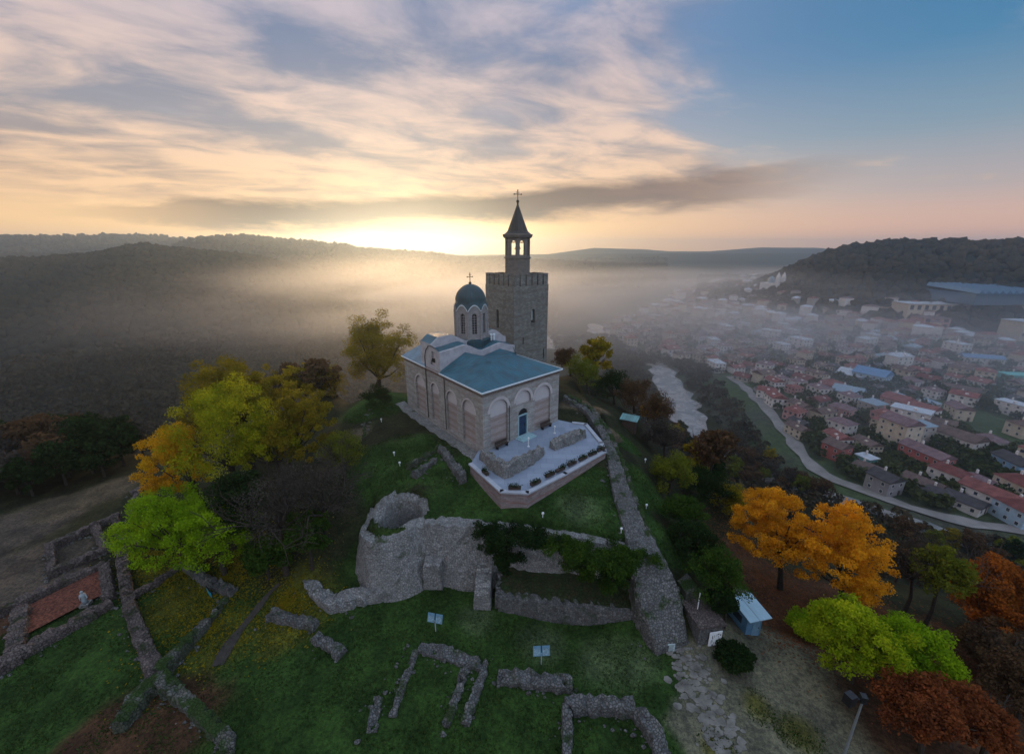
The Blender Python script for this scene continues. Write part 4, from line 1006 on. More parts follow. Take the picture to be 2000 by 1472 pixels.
def build_kiosk():
    z0 = -9.7; x, y = atz(1468, 1243, z0)
    root = tag(empty('ticket_kiosk', (x, y, z0), R(12)), 'small blue ticket kiosk with pale sloping metal roof below the gate', 'kiosk')
    bl = m_plain('kiosk_blue', (.10, .22, .34), .6, .12); rf = m_roof('kiosk_roof', (.27, .42, .50), 3.0, .45, .12)
    m_ = MB(); m_.box((0, 1.2, 1.15), (1.55, 2.4, 2.3)); m_.build('cabin', bl, root)
    m_ = MB(); m_.add([(-1.0, -.45, 2.32), (1.25, -.45, 2.32), (1.25, 2.2, 2.62), (-1.0, 2.2, 2.62), (-1.0, -.45, 2.25), (1.25, -.45, 2.25), (1.25, 2.2, 2.55), (-1.0, 2.2, 2.55)], [(0, 1, 2, 3), (7, 6, 5, 4), (0, 4, 5, 1), (1, 5, 6, 2), (2, 6, 7, 3), (3, 7, 4, 0)]); m_.build('roof', rf, root)
    n = 8; vs = []
    for i in range(n + 1):
        t = math.pi * i / n * .5; vs += [(-1.0, 2.2 + 1.3 * math.sin(t), 1.9 + .72 * math.cos(t)), (1.0, 2.2 + 1.3 * math.sin(t), 1.9 + .72 * math.cos(t))]
    m_ = MB(); m_.add(vs, [(2 * i, 2 * i + 1, 2 * i + 3, 2 * i + 2) for i in range(n)]); m_.build('rear_roof', m_plain('kiosk_mauve', (.14, .12, .15), .7), root)
    m_ = MB(); m_.box((0, 2.9, .95), (1.5, 1.0, 1.9)); m_.build('rear_cabin', m_plain('kiosk_dark', (.04, .06, .09), .7), root)
    d = MB(); d.box((.2, -.02, 1.0), (.7, .05, 1.9)); dd = d.build('door', m_plain('kiosk_door', (.16, .30, .42), .5), root); h = MB(); h.box((.45, -.07, 1.0), (.04, .06, .12)); h.build('handle', IRON, dd)
    w = MB(); w.box((-.79, 1.1, 1.45), (.05, 1.0, .7)); w.build('window', GLASS, root)
build_kiosk()
def info_board(u, v, label, rz):
    g = ground(u, v); r_ = tag(empty('information_board', g, rz), label, 'sign', 'blue double information boards on the lawn')
    m_ = MB(); m_.tube([(0, 0, -.2), (0, 0, 1.2)], .045, 6); m_.build('post', m_plain('board_post', (.3, .38, .42), .5), r_)
    bd = m_plain('board_blue', (.10, .22, .32), .5, .1)
    for s in (-1, 1):
        m_ = MB(); vs = []; x0, x1 = (s * .36 - .31, s * .36 + .31)
        m_.add([(x0, -.12, 1.05), (x1, -.12, 1.05), (x1, .18, 1.75), (x0, .18, 1.75), (x0, -.08, 1.03), (x1, -.08, 1.03), (x1, .22, 1.73), (x0, .22, 1.73)], [(0, 1, 2, 3), (7, 6, 5, 4), (0, 4, 5, 1), (1, 5, 6, 2), (2, 6, 7, 3), (3, 7, 4, 0)])
        b = m_.build('panel', bd, r_)
        t = MB()
        x0 += .06; x1 -= .06; t.add([(x0, -.102 + .03, 1.10 + .0), (x1, -.072, 1.10), (x1, .118, 1.60 - .0), (x0, .118, 1.60)], [(0, 1, 2, 3)])
        t.v = [(x, y - .035, z) for x, y, z in t.v]; t.build('printed_sheet', m_plain('board_sheet', (.17, .28, .34), .5, .45, 9), b)
info_board(1057, 1297, 'blue double information board right of the ruin foundations, on the lawn', R(3)); info_board(851, 1232, 'blue double information board above the U shaped foundations, on the lawn', R(-12))
def build_debris():
    rn = np.random.default_rng(41); V = []; F_ = []; vi, fi = ico()
    src = [o for o in COL.objects if o.name.startswith(('foundation_wall', 'ruined_wall', 'parapet_wall', 'stone_ramp')) and o.type == 'MESH']
    pts = []
    for o in src:
        co = np.empty(len(o.data.vertices) * 3); o.data.vertices.foreach_get('co', co); co = co.reshape(-1, 3)[::7]
        k = rn.choice(len(co), max(3, int(len(co) * 1.1))); pts.append(co[k, :2] + rn.normal(size=(len(k), 2)) * .45)
    P = np.concatenate(pts); Z = H(P[:, 0], P[:, 1]); keep = poly_sd(P, TPOLY) < -.3; P, Z = P[keep], Z[keep]; n = len(P)
    r = .05 + .16 * rn.random(n) ** 2.5; W = vi[None] * (1 + rn.normal(size=(n, 12, 1)) * .22) * r[:, None, None] * np.array([1.2, 1, .7]) + np.stack([P[:, 0], P[:, 1], Z + r * .3], 1)[:, None]
    m_ = MB(); m_.add(W.reshape(-1, 3).tolist(), (fi[None] + np.arange(n)[:, None, None] * 12).reshape(-1, 3).tolist()); struct(m_.build('fallen_stones', RUBBLE), 'stuff')
def floodlight(u, v, label, h=.35):
    g = ground(u, v); r_ = tag(empty('floodlight', g), label, 'floodlight', 'small white floodlights round the church')
    m_ = MB(); m_.tube([(0, 0, -.1), (0, 0, h)], .04, 6); m_.build('post', WHITE, r_)
    m_ = MB(); m_.box((0, 0, h + .12), (.22, .14, .18), .4); m_.build('lamp_head', WHITE, r_)
for u, v, l in [(1262, 993, 'white floodlight on the outer grass strip beside the causeway'), (1260, 903, 'white floodlight near the top of the outer grass strip'), (770, 890, 'white floodlight on the grass left of the wall stumps'), (781, 910, 'low white floodlight beside the left wall stump'),
                (1213, 1040, 'white floodlight at the edge of the ivy'), (745, 824, 'white floodlight near the round dark bush'), (1060, 1010, 'tiny white floodlight on the lawn below the terrace')]: floodlight(u, v, l)
# blue pavilion roof beyond the causeway
p = ground(1228, 838); r_ = tag(empty('shelter', p, R(-30)), 'little shelter with teal roof on the outer slope by the church', 'shelter')
m_ = MB(); m_.add([(-1.3, -.8, 1.7), (1.3, -.8, 1.7), (1.3, .8, 2.1), (-1.3, .8, 2.1), (-1.3, -.8, 1.64), (1.3, -.8, 1.64), (1.3, .8, 2.04), (-1.3, .8, 2.04)], [(0, 1, 2, 3), (7, 6, 5, 4), (0, 4, 5, 1), (1, 5, 6, 2), (2, 6, 7, 3), (3, 7, 4, 0)]); m_.build('roof', m_roof('teal_roof', (.10, .24, .24), .5), r_)
m_ = MB(); m_.box((0, 0, .6), (2.0, 1.1, 2.2)); m_.build('cabin', WOOD_DARK, r_)

# ------------------------------------------------------------------ foundations and ruins on the lower lawns
ZL = -8.12; G_F = 'foundation walls on the lower lawn'
px_wall('foundation_wall', [(818, 1262), (870, 1272), (950, 1300)], ZL, [.9, 1.2, .9], RUBBLE, 'thick top bar of the U shaped foundations under the left information board', G_F)
px_wall('foundation_wall', [(812, 1268), (790, 1325), (766, 1395)], ZL, .55, RUBBLE, 'long left arm of the U shaped foundations', G_F)
px_wall('foundation_wall', [(912, 1293), (893, 1350), (870, 1412)], ZL, .60, RUBBLE, 'middle arm running down from the U shaped foundations', G_F)
px_wall('foundation_wall', [(945, 1304), (925, 1360), (908, 1408)], ZL, .60, RUBBLE, 'rightmost arm of the U shaped foundations, beside the middle arm', G_F)
px_wall('foundation_wall', [(738, 1358), (724, 1425)], ZL, .75, RUBBLE, 'lone short wall stump left of the U shaped foundations', G_F)
px_wall('foundation_wall', [(972, 1316), (1040, 1322), (1118, 1328)], ZL + .1, 1.1, RUBBLE, 'straight free standing bar of wall below the right information board', G_F)
px_wall('foundation_wall', [(1104, 1366), (1170, 1368), (1240, 1372)], ZL + .4, .9, RUBBLE, 'top wall of the square room at the bottom of the lawn', G_F)
px_wall('foundation_wall', [(1108, 1374), (1108, 1430), (1106, 1500)], ZL + .4, .65, RUBBLE, 'left wall of the square room at the bottom of the lawn', G_F)
px_wall('foundation_wall', [(1246, 1376), (1270, 1405), (1290, 1440), (1300, 1510)], ZL + .4, 1.0, RUBBLE, 'rounded right wall of the square room at the bottom of the lawn', G_F)
px_wall('foundation_wall', [(524, 1192), (560, 1200), (618, 1213)], -7.8, .8, RUBBLE, 'short pale wall above the earth path on the left lawn', G_F)
px_wall('foundation_wall', [(614, 1238), (640, 1252), (668, 1270)], -7.9, .9, RUBBLE, 'small stone stub right of the short pale wall', G_F)
G_L = 'long ruin walls left of the lawn'
px_wall('ruined_wall', [(236, 1065), (240, 1120), (252, 1180), (278, 1250), (305, 1310)], -8.2, [.9, .9, .9, 1.0, 1.2], RUBBLE_BROWN, 'long stone wall running down beside the sunken green lawn at the left', G_L)
px_wall('ruined_wall', [(305, 1305), (370, 1240), (410, 1200), (455, 1152)], -8.2, [1.0, .8, .7, .6], RUBBLE_MOSS, 'mossy diagonal wall between the sunken court and the earth path', G_L)
px_wall('ruined_wall', [(310, 1312), (350, 1350), (410, 1405), (445, 1440), (435, 1500)], -8.2, [1.2, .8, .9, .9, .8], RUBBLE_MOSS, 'wall running down to the bottom edge from the wall crossing', G_L)
px_wall('ruined_wall', [(305, 1312), (262, 1360), (225, 1410)], -8.4, [1.1, 1.3, .8], RUBBLE_MOSS, 'short collapsed wall running down left from the wall crossing', G_L)
px_wall('ruined_wall', [(250, 1162), (300, 1135), (358, 1098)], -8.4, .55, RUBBLE_BROWN, 'thin upper wall of the sunken court', G_L)
px_wall('ruined_wall', [(362, 1095, -7.6), (400, 1125, -7.6), (455, 1150, -7.6)], -7.6, .8, RUBBLE, 'wall with a blue opening under the lime tree', G_L)
px_wall('ruined_wall', [(245, 1060), (290, 1040), (340, 1020)], -8.4, .6, RUBBLE_BROWN, 'dark wall disappearing under the lime green tree', G_L)
G_R = 'walls of the two ruined rooms at the left'
px_wall('ruined_wall', [(98, 1060), (140, 1040), (185, 1020), (232, 1000)], -9.0, .7, RUBBLE_BROWN, 'back wall of the small ruined room beside the track', G_R)
px_wall('ruined_wall', [(96, 1060), (100, 1115)], -9.0, .7, RUBBLE_BROWN, 'left end wall of the small ruined room beside the track', G_R)
px_wall('ruined_wall', [(98, 1112), (160, 1085), (240, 1052)], -9.0, .8, RUBBLE_BROWN, 'front wall of the small ruined room beside the track', G_R)
px_wall('ruined_wall', [(183, 1020), (203, 1066)], -9.0, .8, RUBBLE_BROWN, 'cross wall inside the small ruined room', G_R)
px_wall('ruined_wall', [(222, 1003), (236, 1050)], -9.0, .6, RUBBLE_BROWN, 'right end wall of the small ruined room', G_R)
px_wall('ruined_wall', [(-10, 1190), (45, 1165), (120, 1130), (205, 1095)], -8.9, 1.0, RUBBLE_BROWN, 'back wall of the red floored ruined room', G_R)
px_wall('ruined_wall', [(38, 1180), (30, 1240), (20, 1292)], -8.6, 1.1, RUBBLE_BROWN, 'left end wall of the red floored ruined room', G_R)
px_wall('ruined_wall', [(-20, 1305), (40, 1265), (130, 1218), (214, 1170)], -8.5, [1.4, 1.3, 1.1, 1.1], RUBBLE_BROWN, 'thick front wall of the red floored ruined room', G_R)
px_wall('ruined_wall', [(202, 1098), (212, 1165)], -8.7, .9, RUBBLE_BROWN, 'right end wall of the red floored ruined room', G_R)
px_wall('ruined_wall', [(255, 960), (290, 945), (310, 940)], -9.2, .7, RUBBLE_BROWN, 'low wall at the end of the track beside the gold tree', G_R)
px_wall('ruined_wall', [(250, 1005), (262, 975), (270, 950)], -9.3, .7, RUBBLE_BROWN, 'short wall stub between the track and the gold tree', G_R)
m_ = MB(); q = [atz(u, v, -9.35) for u, v in [(45, 1185), (200, 1108), (208, 1160), (45, 1245)]]; m_.add([(x, y, h1(x, y) + .25) for x, y in q], [(3, 2, 1, 0)])
def m_litter(k, out):
    uv, ob = uvobj(k); vo = k.node('ShaderNodeTexVoronoi'); k.l.new(ob, vo.inputs['Vector']); vo.inputs['Scale'].default_value = 7; sc = k.node('ShaderNodeSeparateColor'); k.l.new(vo.outputs['Color'], sc.inputs[0])
    c = k.mix(sc.outputs[0], (.06, .025, .02), (.19, .075, .05)); finish(k, out, c, .9, vo.outputs[0], .6, .1, 0, .1)
struct(m_.build('red_leaf_floor', mat('red_litter', m_litter)))
# statue
x, y = atz(168, 1180, -9.2); r_ = tag(empty('statue', (x, y, -9.3), .3), 'pale carved stone figure standing in the red floored ruined room', 'statue')
m_ = MB(); m_.box((0, 0, .15), (.7, .7, .3)); m_.build('plinth', RUBBLE_PALE, r_)
m_ = MB(); m_.lathe((0, 0, .3), [(.0, 0), (.28, 0), (.24, .5), (.19, .85), (.30, 1.2), (.27, 1.38), (.10, 1.46), (.08, 1.52), (.14, 1.62), (.15, 1.74), (.08, 1.86), (0, 1.88)], 14); m_.tube([(.26, 0, 1.55), (.36, -.05, 1.1), (.2, -.2, .95)], [.08, .07, .05], 6); m_.tube([(-.26, 0, 1.55), (-.36, 0, 1.15), (-.3, -.1, .8)], [.08, .07, .05], 6); m_.v = [(x * .8, y * .8, .3 + (z - .3) * .75) for x, y, z in m_.v]; m_.build('figure', m_plain('marble', (.26, .31, .34), .7), r_, smooth=True)
# blue tarpaulin opening by the wall
x, y = atz(410, 1163, -8.6); r_ = tag(empty('blue_shutter', (x, y, -8.9), R(-38)), 'bright blue shutter leaning at the foot of the wall under the lime tree', 'shutter')
m_ = MB(); m_.box((0, 0, .55), (1.1, .06, 1.1)); m_.build('board', m_plain('bright_blue', (.03, .25, .35), .5), r_); m_ = MB(); m_.box((0, 0, 1.13), (1.2, .1, .08)); m_.build('top_rail', IRON, r_)
# foreground pole with loudspeaker
x, y = atz(1687, 1362, -4.2); g = h1(x, y); r_ = tag(empty('lamp_pole', (x, y, g)), 'tall grey pole with a dark lamp cluster at the bottom right', 'lamp pole')
m_ = MB(); m_.tube([(0, 0, -.3), (0, 0, -4.2 - g)], [.09, .06], 8); m_.build('pole', m_plain('grey_pole', (.22, .25, .26), .5, .1, 3, .3), r_)
m_ = MB(); m_.box((-.75, .1, -4.45 - g), (.55, .5, .75), .3); m_.box((-.35, .05, -4.4 - g), (.5, .08, .08)); m_.build('lamp_head', IRON, r_); m_ = MB(); m_.box((.1, .1, -4.4 - g), (.35, .4, .5), -.3); m_.build('lamp_head', IRON, r_)

# ------------------------------------------------------------------ paths, river, road
struct_path = ribbon('footpath', [ground(u, v)[:2] for u, v in [(425, 1300), (450, 1255), (490, 1205), (525, 1160), (545, 1140)]], [.9, 1.0, .6, .5, .5], m_plain('bare_earth', (.045, .040, .036), .95, .2, 2), .05, .8)
px = [(1425, 735), (1450, 752), (1500, 800), (1560, 868), (1610, 915), (1700, 960), (1780, 992), (1850, 1012), (1930, 1026), (2080, 1045)]
ribbon('road', [atz(u, v, -62)[:2] for u, v in px], 5.5, ASPHALT, .45, 5)
ribbon('river', [(108, 330), (112, 300)] + [atz(u, v, -62) for u, v in [(1300, 740), (1325, 775), (1345, 810), (1385, 855)]] + [(104, 150), (125, 118), (150, 95), (200, 70)], [9, 15, 18, 20, 17, 11, 9, 9, 9, 9], WATER, .5, 5)
ribbon('river', [atz(u, v, -62) for u, v in [(1060, 660), (1110, 668), (1150, 690), (1180, 705)]], [40, 60, 34, 12], WATER, .9, 8)
ribbon('river', [atz(u, v, -62) for u, v in [(1158, 634), (1170, 646), (1186, 662)]], [10, 26, 12], WATER, .9, 8)

# ------------------------------------------------------------------ rough grass and flagstones
def build_grass():
    rn = np.random.default_rng(77); n = 230000; X = rn.uniform(-48, 30, n); Y = rn.uniform(17, 62, n); cl = fbm(X / 1.6, Y / 1.6, 4); keep = cl + rn.random(n) * .6 > .18
    P = np.stack([X, Y], 1); SP = [(atz(u, v, z), r, c) for u, v, z, r, c in SPOTS]; lawn = np.zeros(n, bool)
    for (x, y), r, c in SP:
        d = np.hypot(X - x, Y - y) < r * .92
        if c in ('lawn', 'pale', 'yellow'): lawn |= d
        elif c in ('gravel', 'dirt', 'stony'): lawn &= ~d | (rn.random(n) < .06)
    keep &= lawn & (poly_sd(P, TPOLY) < -.4) & (poly_sd(P, CPOLY) < -.2); X, Y = X[keep], Y[keep]; Z = H(X, Y); n = len(X)
    a = rn.uniform(0, 6.28, n); h = rn.uniform(.05, .16, n) * (1 + .8 * np.clip(fbm(X / 4, Y / 4, 3), 0, 1)); w = .035 + rn.random(n) * .03; lx, ly = rn.normal(size=n) * .05, rn.normal(size=n) * .05
    B = np.stack([X, Y, Z - .02], 1); ax = np.stack([np.cos(a) * w, np.sin(a) * w, a * 0], 1); T = B + np.stack([lx, ly, h], 1)
    V = np.stack([B - ax, B + ax, T + ax * .3, T - ax * .3], 1).reshape(-1, 3); me = leaf_mesh('grass', V, rn.random(n) ** 1.5, m_leaf('grass_blades', (.018, .050, .010), (.075, .105, .032), .2))
    o = bpy.data.objects.new('grass', me); COL.objects.link(o); struct(o, 'stuff')
TPOLY = np.array(TERR + [LW(13.9, 1.0, 0)[:2], LW(0, 1.0, 0)[:2]]); CPOLY = np.array([LW(0, 0, 0)[:2], LW(CW, 0, 0)[:2], LW(CW, CL, 0)[:2], LW(0, CL, 0)[:2]])
build_grass()
def build_flags():
    rn = np.random.default_rng(5); mb = MB(); pts = [atz(u, v, -8.9) for u, v in [(1335, 1282), (1350, 1320), (1368, 1360), (1392, 1400), (1410, 1440), (1420, 1490)]]
    for i in range(230):
        t = rn.random() * (len(pts) - 1.001); k = int(t); x = pts[k][0] + (pts[k + 1][0] - pts[k][0]) * (t - k) + rn.normal() * .8; y = pts[k][1] + (pts[k + 1][1] - pts[k][1]) * (t - k) + rn.normal() * .3
        r = .12 + .26 * rn.random() ** 1.6; z = h1(x, y); m = 7; a0 = rn.random() * 6; vs = []
        for zz in (-.12, .035 + rn.random() * .04):
            rs_ = np.random.default_rng(i); vs += [(x + r * (.75 + .4 * rs_.random()) * math.cos(a0 + j * 6.283 / m), y + r * (.6 + .4 * rs_.random()) * math.sin(a0 + j * 6.283 / m), z + zz) for j in range(m)]
        mb.add(vs, [tuple(range(m, 2 * m))] + [(j, (j + 1) % m, m + (j + 1) % m, m + j) for j in range(m)])
    struct(mb.build('path_stones', m_plain('flagstone', (.15, .145, .13), .9, .4, 1.1)), 'stuff')
build_flags()

# ------------------------------------------------------------------ trees
def leafm(key):
    K = {'bronze': ((.07, .035, .018), (.20, .085, .04), .2), 'lime': ((.16, .26, .008), (.46, .54, .02), .5), 'gold': ((.34, .20, .010), (.78, .46, .02), .5), 'orange': ((.44, .18, .010), (.95, .49, .025), .5), 'olive': ((.11, .10, .010), (.34, .27, .018), .45),
         'green': ((.020, .050, .010), (.060, .110, .015), .3), 'dark': ((.010, .026, .008), (.028, .050, .014), .25), 'rust': ((.16, .050, .012), (.36, .12, .02), .35), 'red': ((.11, .035, .016), (.30, .095, .03), .35),
         'brown': ((.060, .038, .022), (.13, .080, .040), .3), 'grey': ((.045, .040, .036), (.085, .075, .062), .2), 'mix': ((.13, .18, .008), (.55, .52, .02), .5), 'fern': ((.12, .24, .008), (.33, .50, .015), .5), 'ygreen': ((.07, .10, .012), (.18, .20, .02), .35)}
    a, b, t = K[key]; return m_leaf('leaves_' + key, a, b, t)
def crown_clumps(rn, R_, Rz, n, cr):
    d = rn.normal(size=(n, 3)); d /= np.linalg.norm(d, axis=1)[:, None]; d[:, 2] = np.where(d[:, 2] < -.72, -d[:, 2], d[:, 2])
    rad = (rn.random(n) ** .40) * (1 - cr * .25) * (1 + rn.normal(size=n) * .10)
    return d * rad[:, None] * np.array([R_, R_, Rz]), np.full(n, cr * R_) * (.6 + .7 * rn.random(n))
def branches(mb, rn, p, d, L, r, depth, spread, n=5):
    q = p + d * L; mid = (p + q) / 2 + Vector(rn.normal(size=3)) * L * .06
    mb.tube([p, mid, q], [r, r * .8, r * .6], n, cap=False)
    if depth == 0: return
    for i in range(3 if depth > 1 else 4):
        nd = (d + Vector(rn.normal(size=3)) * spread + Vector((0, 0, .12))).normalized()
        st = p + (q - p) * (.45 + .55 * rn.random()) if i else q
        branches(mb, rn, st, nd, L * (.62 + .2 * rn.random()), r * .55, depth - 1, spread, max(3, n - 1))
def make_tree(name, base, cc, R_, Rz, key, n, size, label, seed, group=None, clumps=60, cr=.26, lean=None, cat='tree', trunk=True, bare=0):
    rn = np.random.default_rng(seed); base = Vector(base); c = Vector(cc) - base
    root = empty(name, base); tag(root, label, cat, group)
    C, Rr = crown_clumps(rn, R_, Rz, clumps, cr); C = C + np.array(c)
    if trunk:
        tb = MB(); k = max(.10, R_ * .06); st = Vector((0, 0, -.6)); fork = c * .55 if c.z > .5 else Vector((0, 0, .5)); fork.z = max(.6, c.z - Rz * .75)
        fork.x *= .7; fork.y *= .7
        tb.tube([st, fork * .5 + Vector((rn.normal() * .1, 0, 0)), fork], [k * 1.5, k * 1.05, k * .8], 8, cap=False)
        for i in rn.choice(len(C), min(len(C), 16), replace=False):
            t = Vector(C[i]); m_ = fork.lerp(t, .5) + Vector((0, 0, -.1 * R_ + .1)); tb.tube([fork, m_, t], [k * .55, k * .32, k * .1], 5, cap=False)
        if bare:
            for i in range(5): branches(tb, rn, fork, Vector((rn.normal() * .6, rn.normal() * .6, 1)).normalized(), Rz * .9, k * .6, bare, .55)
        tb.build('trunk', BARK, root)
    if n:
        V, t = leaf_cloud(C, Rr, n, size, seed); me = leaf_mesh('crown', V, t, leafm(key)); o = bpy.data.objects.new('crown', me); COL.objects.link(o); o.parent = root
    return root
def ptree(gu, gv, cu, cv, rpx, key, label, seed, rz=None, n=16000, size=.12, zg=None, **kw):
    g = ground(gu, gv) if zg is None else Vector((*atz(gu, gv, zg), zg))
    if g.y > 95: g = Vector((*atz(gu, gv, -3), -3))
    x, Y, z = aty(cu, cv, g.y); d = Y * cp_ - (z - CZ) * sp_; R_ = rpx / F * d; Rz = (rz or rpx) / F * d * .95
    return make_tree(kw.pop('name', 'tree'), (g.x, g.y, g.z), (x, Y, max(z, g.z + Rz * .4)), R_, Rz, key, n, size, label, seed, **kw)
GL = 'autumn trees left of the church'
ptree(470, 1000, 440, 842, 104, 'mix', 'large yellow-green tree in the middle of the cluster left of the church', 1, n=32000, group=GL, clumps=150, cr=.17, rz=105, size=.10)
ptree(420, 1040, 345, 905, 60, 'gold', 'golden orange tree on the left flank of the big yellow-green tree', 2, n=19000, group=GL, clumps=100, cr=.18, rz=85, size=.10)
ptree(390, 1110, 330, 1025, 90, 'fern', 'bright lime tree lowest in the cluster, overhanging the ruin walls', 3, n=24000, group=GL, rz=80, clumps=110, cr=.18, size=.10)
ptree(440, 1120, 420, 1035, 70, 'fern', 'lime green tree beside the foliage over the sunken court', 23, n=15000, group=GL, rz=70, clumps=90, cr=.2, size=.10)
ptree(500, 930, 440, 780, 88, 'olive', 'broad olive gold tree behind the yellow-green tree', 4, n=26000, group=GL, rz=80, clumps=130, cr=.17)
ptree(560, 950, 590, 830, 64, 'olive', 'olive brown tree between the yellow-green tree and the church lawn', 5, n=20000, group=GL, rz=90, clumps=110, cr=.17)
ptree(520, 900, 520, 785, 55, 'olive', 'olive gold tree with reddish top, centre back of the cluster', 6, n=15000, group=GL, rz=75, clumps=90, cr=.18)
ptree(738, 750, 742, 688, 70, 'olive', 'tall bushy olive tree standing behind the church at the left', 7, n=34000, clumps=150, cr=.2, size=.14, rz=74)
ptree(560, 960, 520, 865, 62, 'mix', 'yellow tree at the right shoulder of the big yellow-green tree', 31, n=17000, group=GL, clumps=100, cr=.18)
ptree(560, 1120, 545, 985, 80, 'grey', 'hazy grey nearly bare tree in front of the autumn cluster', 8, n=5200, group=GL, bare=3, size=.08)
ptree(640, 1060, 632, 960, 72, 'grey', 'grey twiggy tree nearest the round stone turret', 9, n=4800, group=GL, bare=3, size=.08)
ptree(480, 1090, 470, 980, 62, 'dark', 'dark green tree under the bare grey tree', 10, n=11000, group=GL)
ptree(610, 1110, 600, 1040, 50, 'green', 'dull green bush at the foot of the grey twiggy tree', 11, n=9000, group=GL, rz=40)
ptree(525, 1130, 520, 1080, 42, 'green', 'small green bush beside the head of the earth path', 12, n=8000, group=GL, rz=35)
ptree(672, 930, 668, 880, 44, 'ygreen', 'pale yellowish bush on the slope left of the wall stumps', 13, n=6000, size=.09, bare=2)
ptree(740, 792, 740, 774, 30, 'dark', 'round dark evergreen bush beside the church lawn', 14, rz=22, n=9000, size=.08, name='bush', cat='bush', trunk=False)
ptree(660, 775, 640, 745, 34, 'olive', 'little bronze tree behind the grey trees at the lawn edge', 15, n=5000)
GO = 'autumn trees on the right slope'
ptree(1525, 1150, 1500, 1030, 72, 'orange', 'bright orange tree, the left one of the pair beyond the kiosk', 16, n=26000, clumps=150, cr=.15, group=GO, rz=84, size=.10)
ptree(1640, 1195, 1645, 1085, 84, 'orange', 'bright orange tree, the right and broader one of the pair beyond the kiosk', 17, n=34000, clumps=170, cr=.15, group=GO, rz=104, size=.10)
ptree(1660, 1330, 1668, 1245, 82, 'lime', 'bright lime feathery bush at the edge of the gravel yard', 18, n=26000, rz=72, name='bush', cat='bush', size=.10, group=GO, clumps=110, cr=.2)
ptree(1790, 1350, 1775, 1280, 80, 'fern', 'green feathery bush right of the lime bush', 19, n=22000, rz=66, name='bush', cat='bush', size=.10, group=GO, clumps=100, cr=.2)
ptree(1580, 1240, 1570, 1215, 32, 'fern', 'small lime tuft left of the big lime bush', 20, n=6000, rz=22, name='bush', cat='bush', size=.08, group=GO)
ptree(1800, 1232, 1845, 1115, 50, 'ygreen', 'leaning dark trunked tree with sparse yellow-green leaves', 21, n=6500, bare=3, group=GO, rz=60)
ptree(1765, 1200, 1778, 1105, 48, 'grey', 'leafless dark tree between the orange pair and the leaning tree', 22, n=700, bare=4, group=GO)
ptree(1930, 1235, 1930, 1140, 62, 'rust', 'orange rust tree near the right edge, behind the leaning tree', 24, n=15000, group=GO, bare=2)
ptree(2010, 1300, 1990, 1230, 62, 'rust', 'dull rust tree cut by the right edge', 25, n=11000, group=GO, bare=2, clumps=50)
ptree(1800, 1470, 1790, 1385, 72, 'red', 'reddish bush right of the lamp pole', 26, n=13000, group=GO, rz=44, bare=2, name='bush', cat='bush')
ptree(1920, 1480, 1900, 1400, 70, 'red', 'red brown bush in the bottom right corner', 27, n=12000, group=GO, rz=46, bare=2, name='bush', cat='bush')
ptree(1990, 1400, 1985, 1330, 60, 'brown', 'brown thinning tree at the right edge above the red bush', 28, n=6000, group=GO, bare=3)
ptree(1925, 1310, 1925, 1265, 50, 'brown', 'brown twiggy bush below the rust tree', 29, n=6500, group=GO, bare=3, rz=34, name='bush', cat='bush')
ptree(1430, 1010, 1425, 975, 34, 'olive', 'bronze bush left of the orange pair', 30, n=5000, group=GO)
GS = 'shrubs along the outer wall of the hill'
for i, (gu, gv, cu, cv, r, key, lab) in enumerate([
    (1400, 1190, 1398, 1115, 56, 'green', 'dense green bush just above the kiosk, below the hill wall'), (1415, 1225, 1412, 1168, 32, 'dark', 'very dark bush between the gate pier and the kiosk'),
    (1360, 1110, 1355, 1050, 46, 'dark', 'dark green bush next up the slope from the dense green one'), (1335, 1050, 1335, 1000, 42, 'green', 'green bush midway along the hill wall'),
    (1305, 960, 1315, 920, 44, 'ygreen', 'yellow-green bush high along the hill wall'), (1370, 990, 1380, 950, 46, 'dark', 'dark shrub outside the yellow-green bush'),
    (1150, 770, 1140, 725, 36, 'ygreen', 'bright yellow-green bush just right of the church tower foot'), (1115, 735, 1105, 700, 26, 'brown', 'brown bush against the church tower foot'),
    (1200, 790, 1195, 752, 40, 'dark', 'dark bush behind the yellow-green bush'), (1240, 800, 1238, 770, 38, 'brown', 'dark brown thicket above the little shelter'),
    (1275, 830, 1280, 795, 36, 'brown', 'brown bush right of the little shelter'), (1265, 815, 1270, 803, 18, 'gold', 'small golden bush right of the brown thicket'), (1300, 900, 1290, 850, 40, 'grey', 'grey brown thicket above the yellow-green bush'),
    (1420, 1296, 1440, 1284, 36, 'dark', 'low dark bush at the foot of the kiosk')]):
    ptree(gu, gv, cu, cv, r, key, lab, 40 + i, n=9000, size=.10, group=GS, name='bush', cat='bush', rz=r * (.45 if cv == 1284 else .8))
# ivy on the retaining wall
def ivy(name, pxs, label, seed, n=16000):
    rn = np.random.default_rng(seed); C = []; Rr = []
    for u, v, z, r in pxs:
        x, y = atz(u, v, z)
        for _ in range(16): C.append((x + rn.normal() * r * .62, y - .5 + rn.normal() * r * .55, z + .15 + rn.normal() * .22)); Rr.append(r * .46)
    V, t = leaf_cloud(C, Rr, n, .085, seed); V[:, 2] = np.maximum(V[:, 2], -8.4)
    me = leaf_mesh(name, V, t, leafm('green' if seed % 2 else 'dark')); o = bpy.data.objects.new(name, me); COL.objects.link(o); tag(o, label, 'ivy')
ivy('ivy', [(950, 1035, -2.2, 1.1), (985, 1045, -2.2, 1.3), (1020, 1045, -2.2, 1.3), (1055, 1050, -2.2, 1.2), (965, 1065, -3.2, .9), (990, 1085, -4, 1.0), (985, 1100, -5, .7)], 'dark ivy spilling over the left half of the tall retaining wall', 60, 28000)
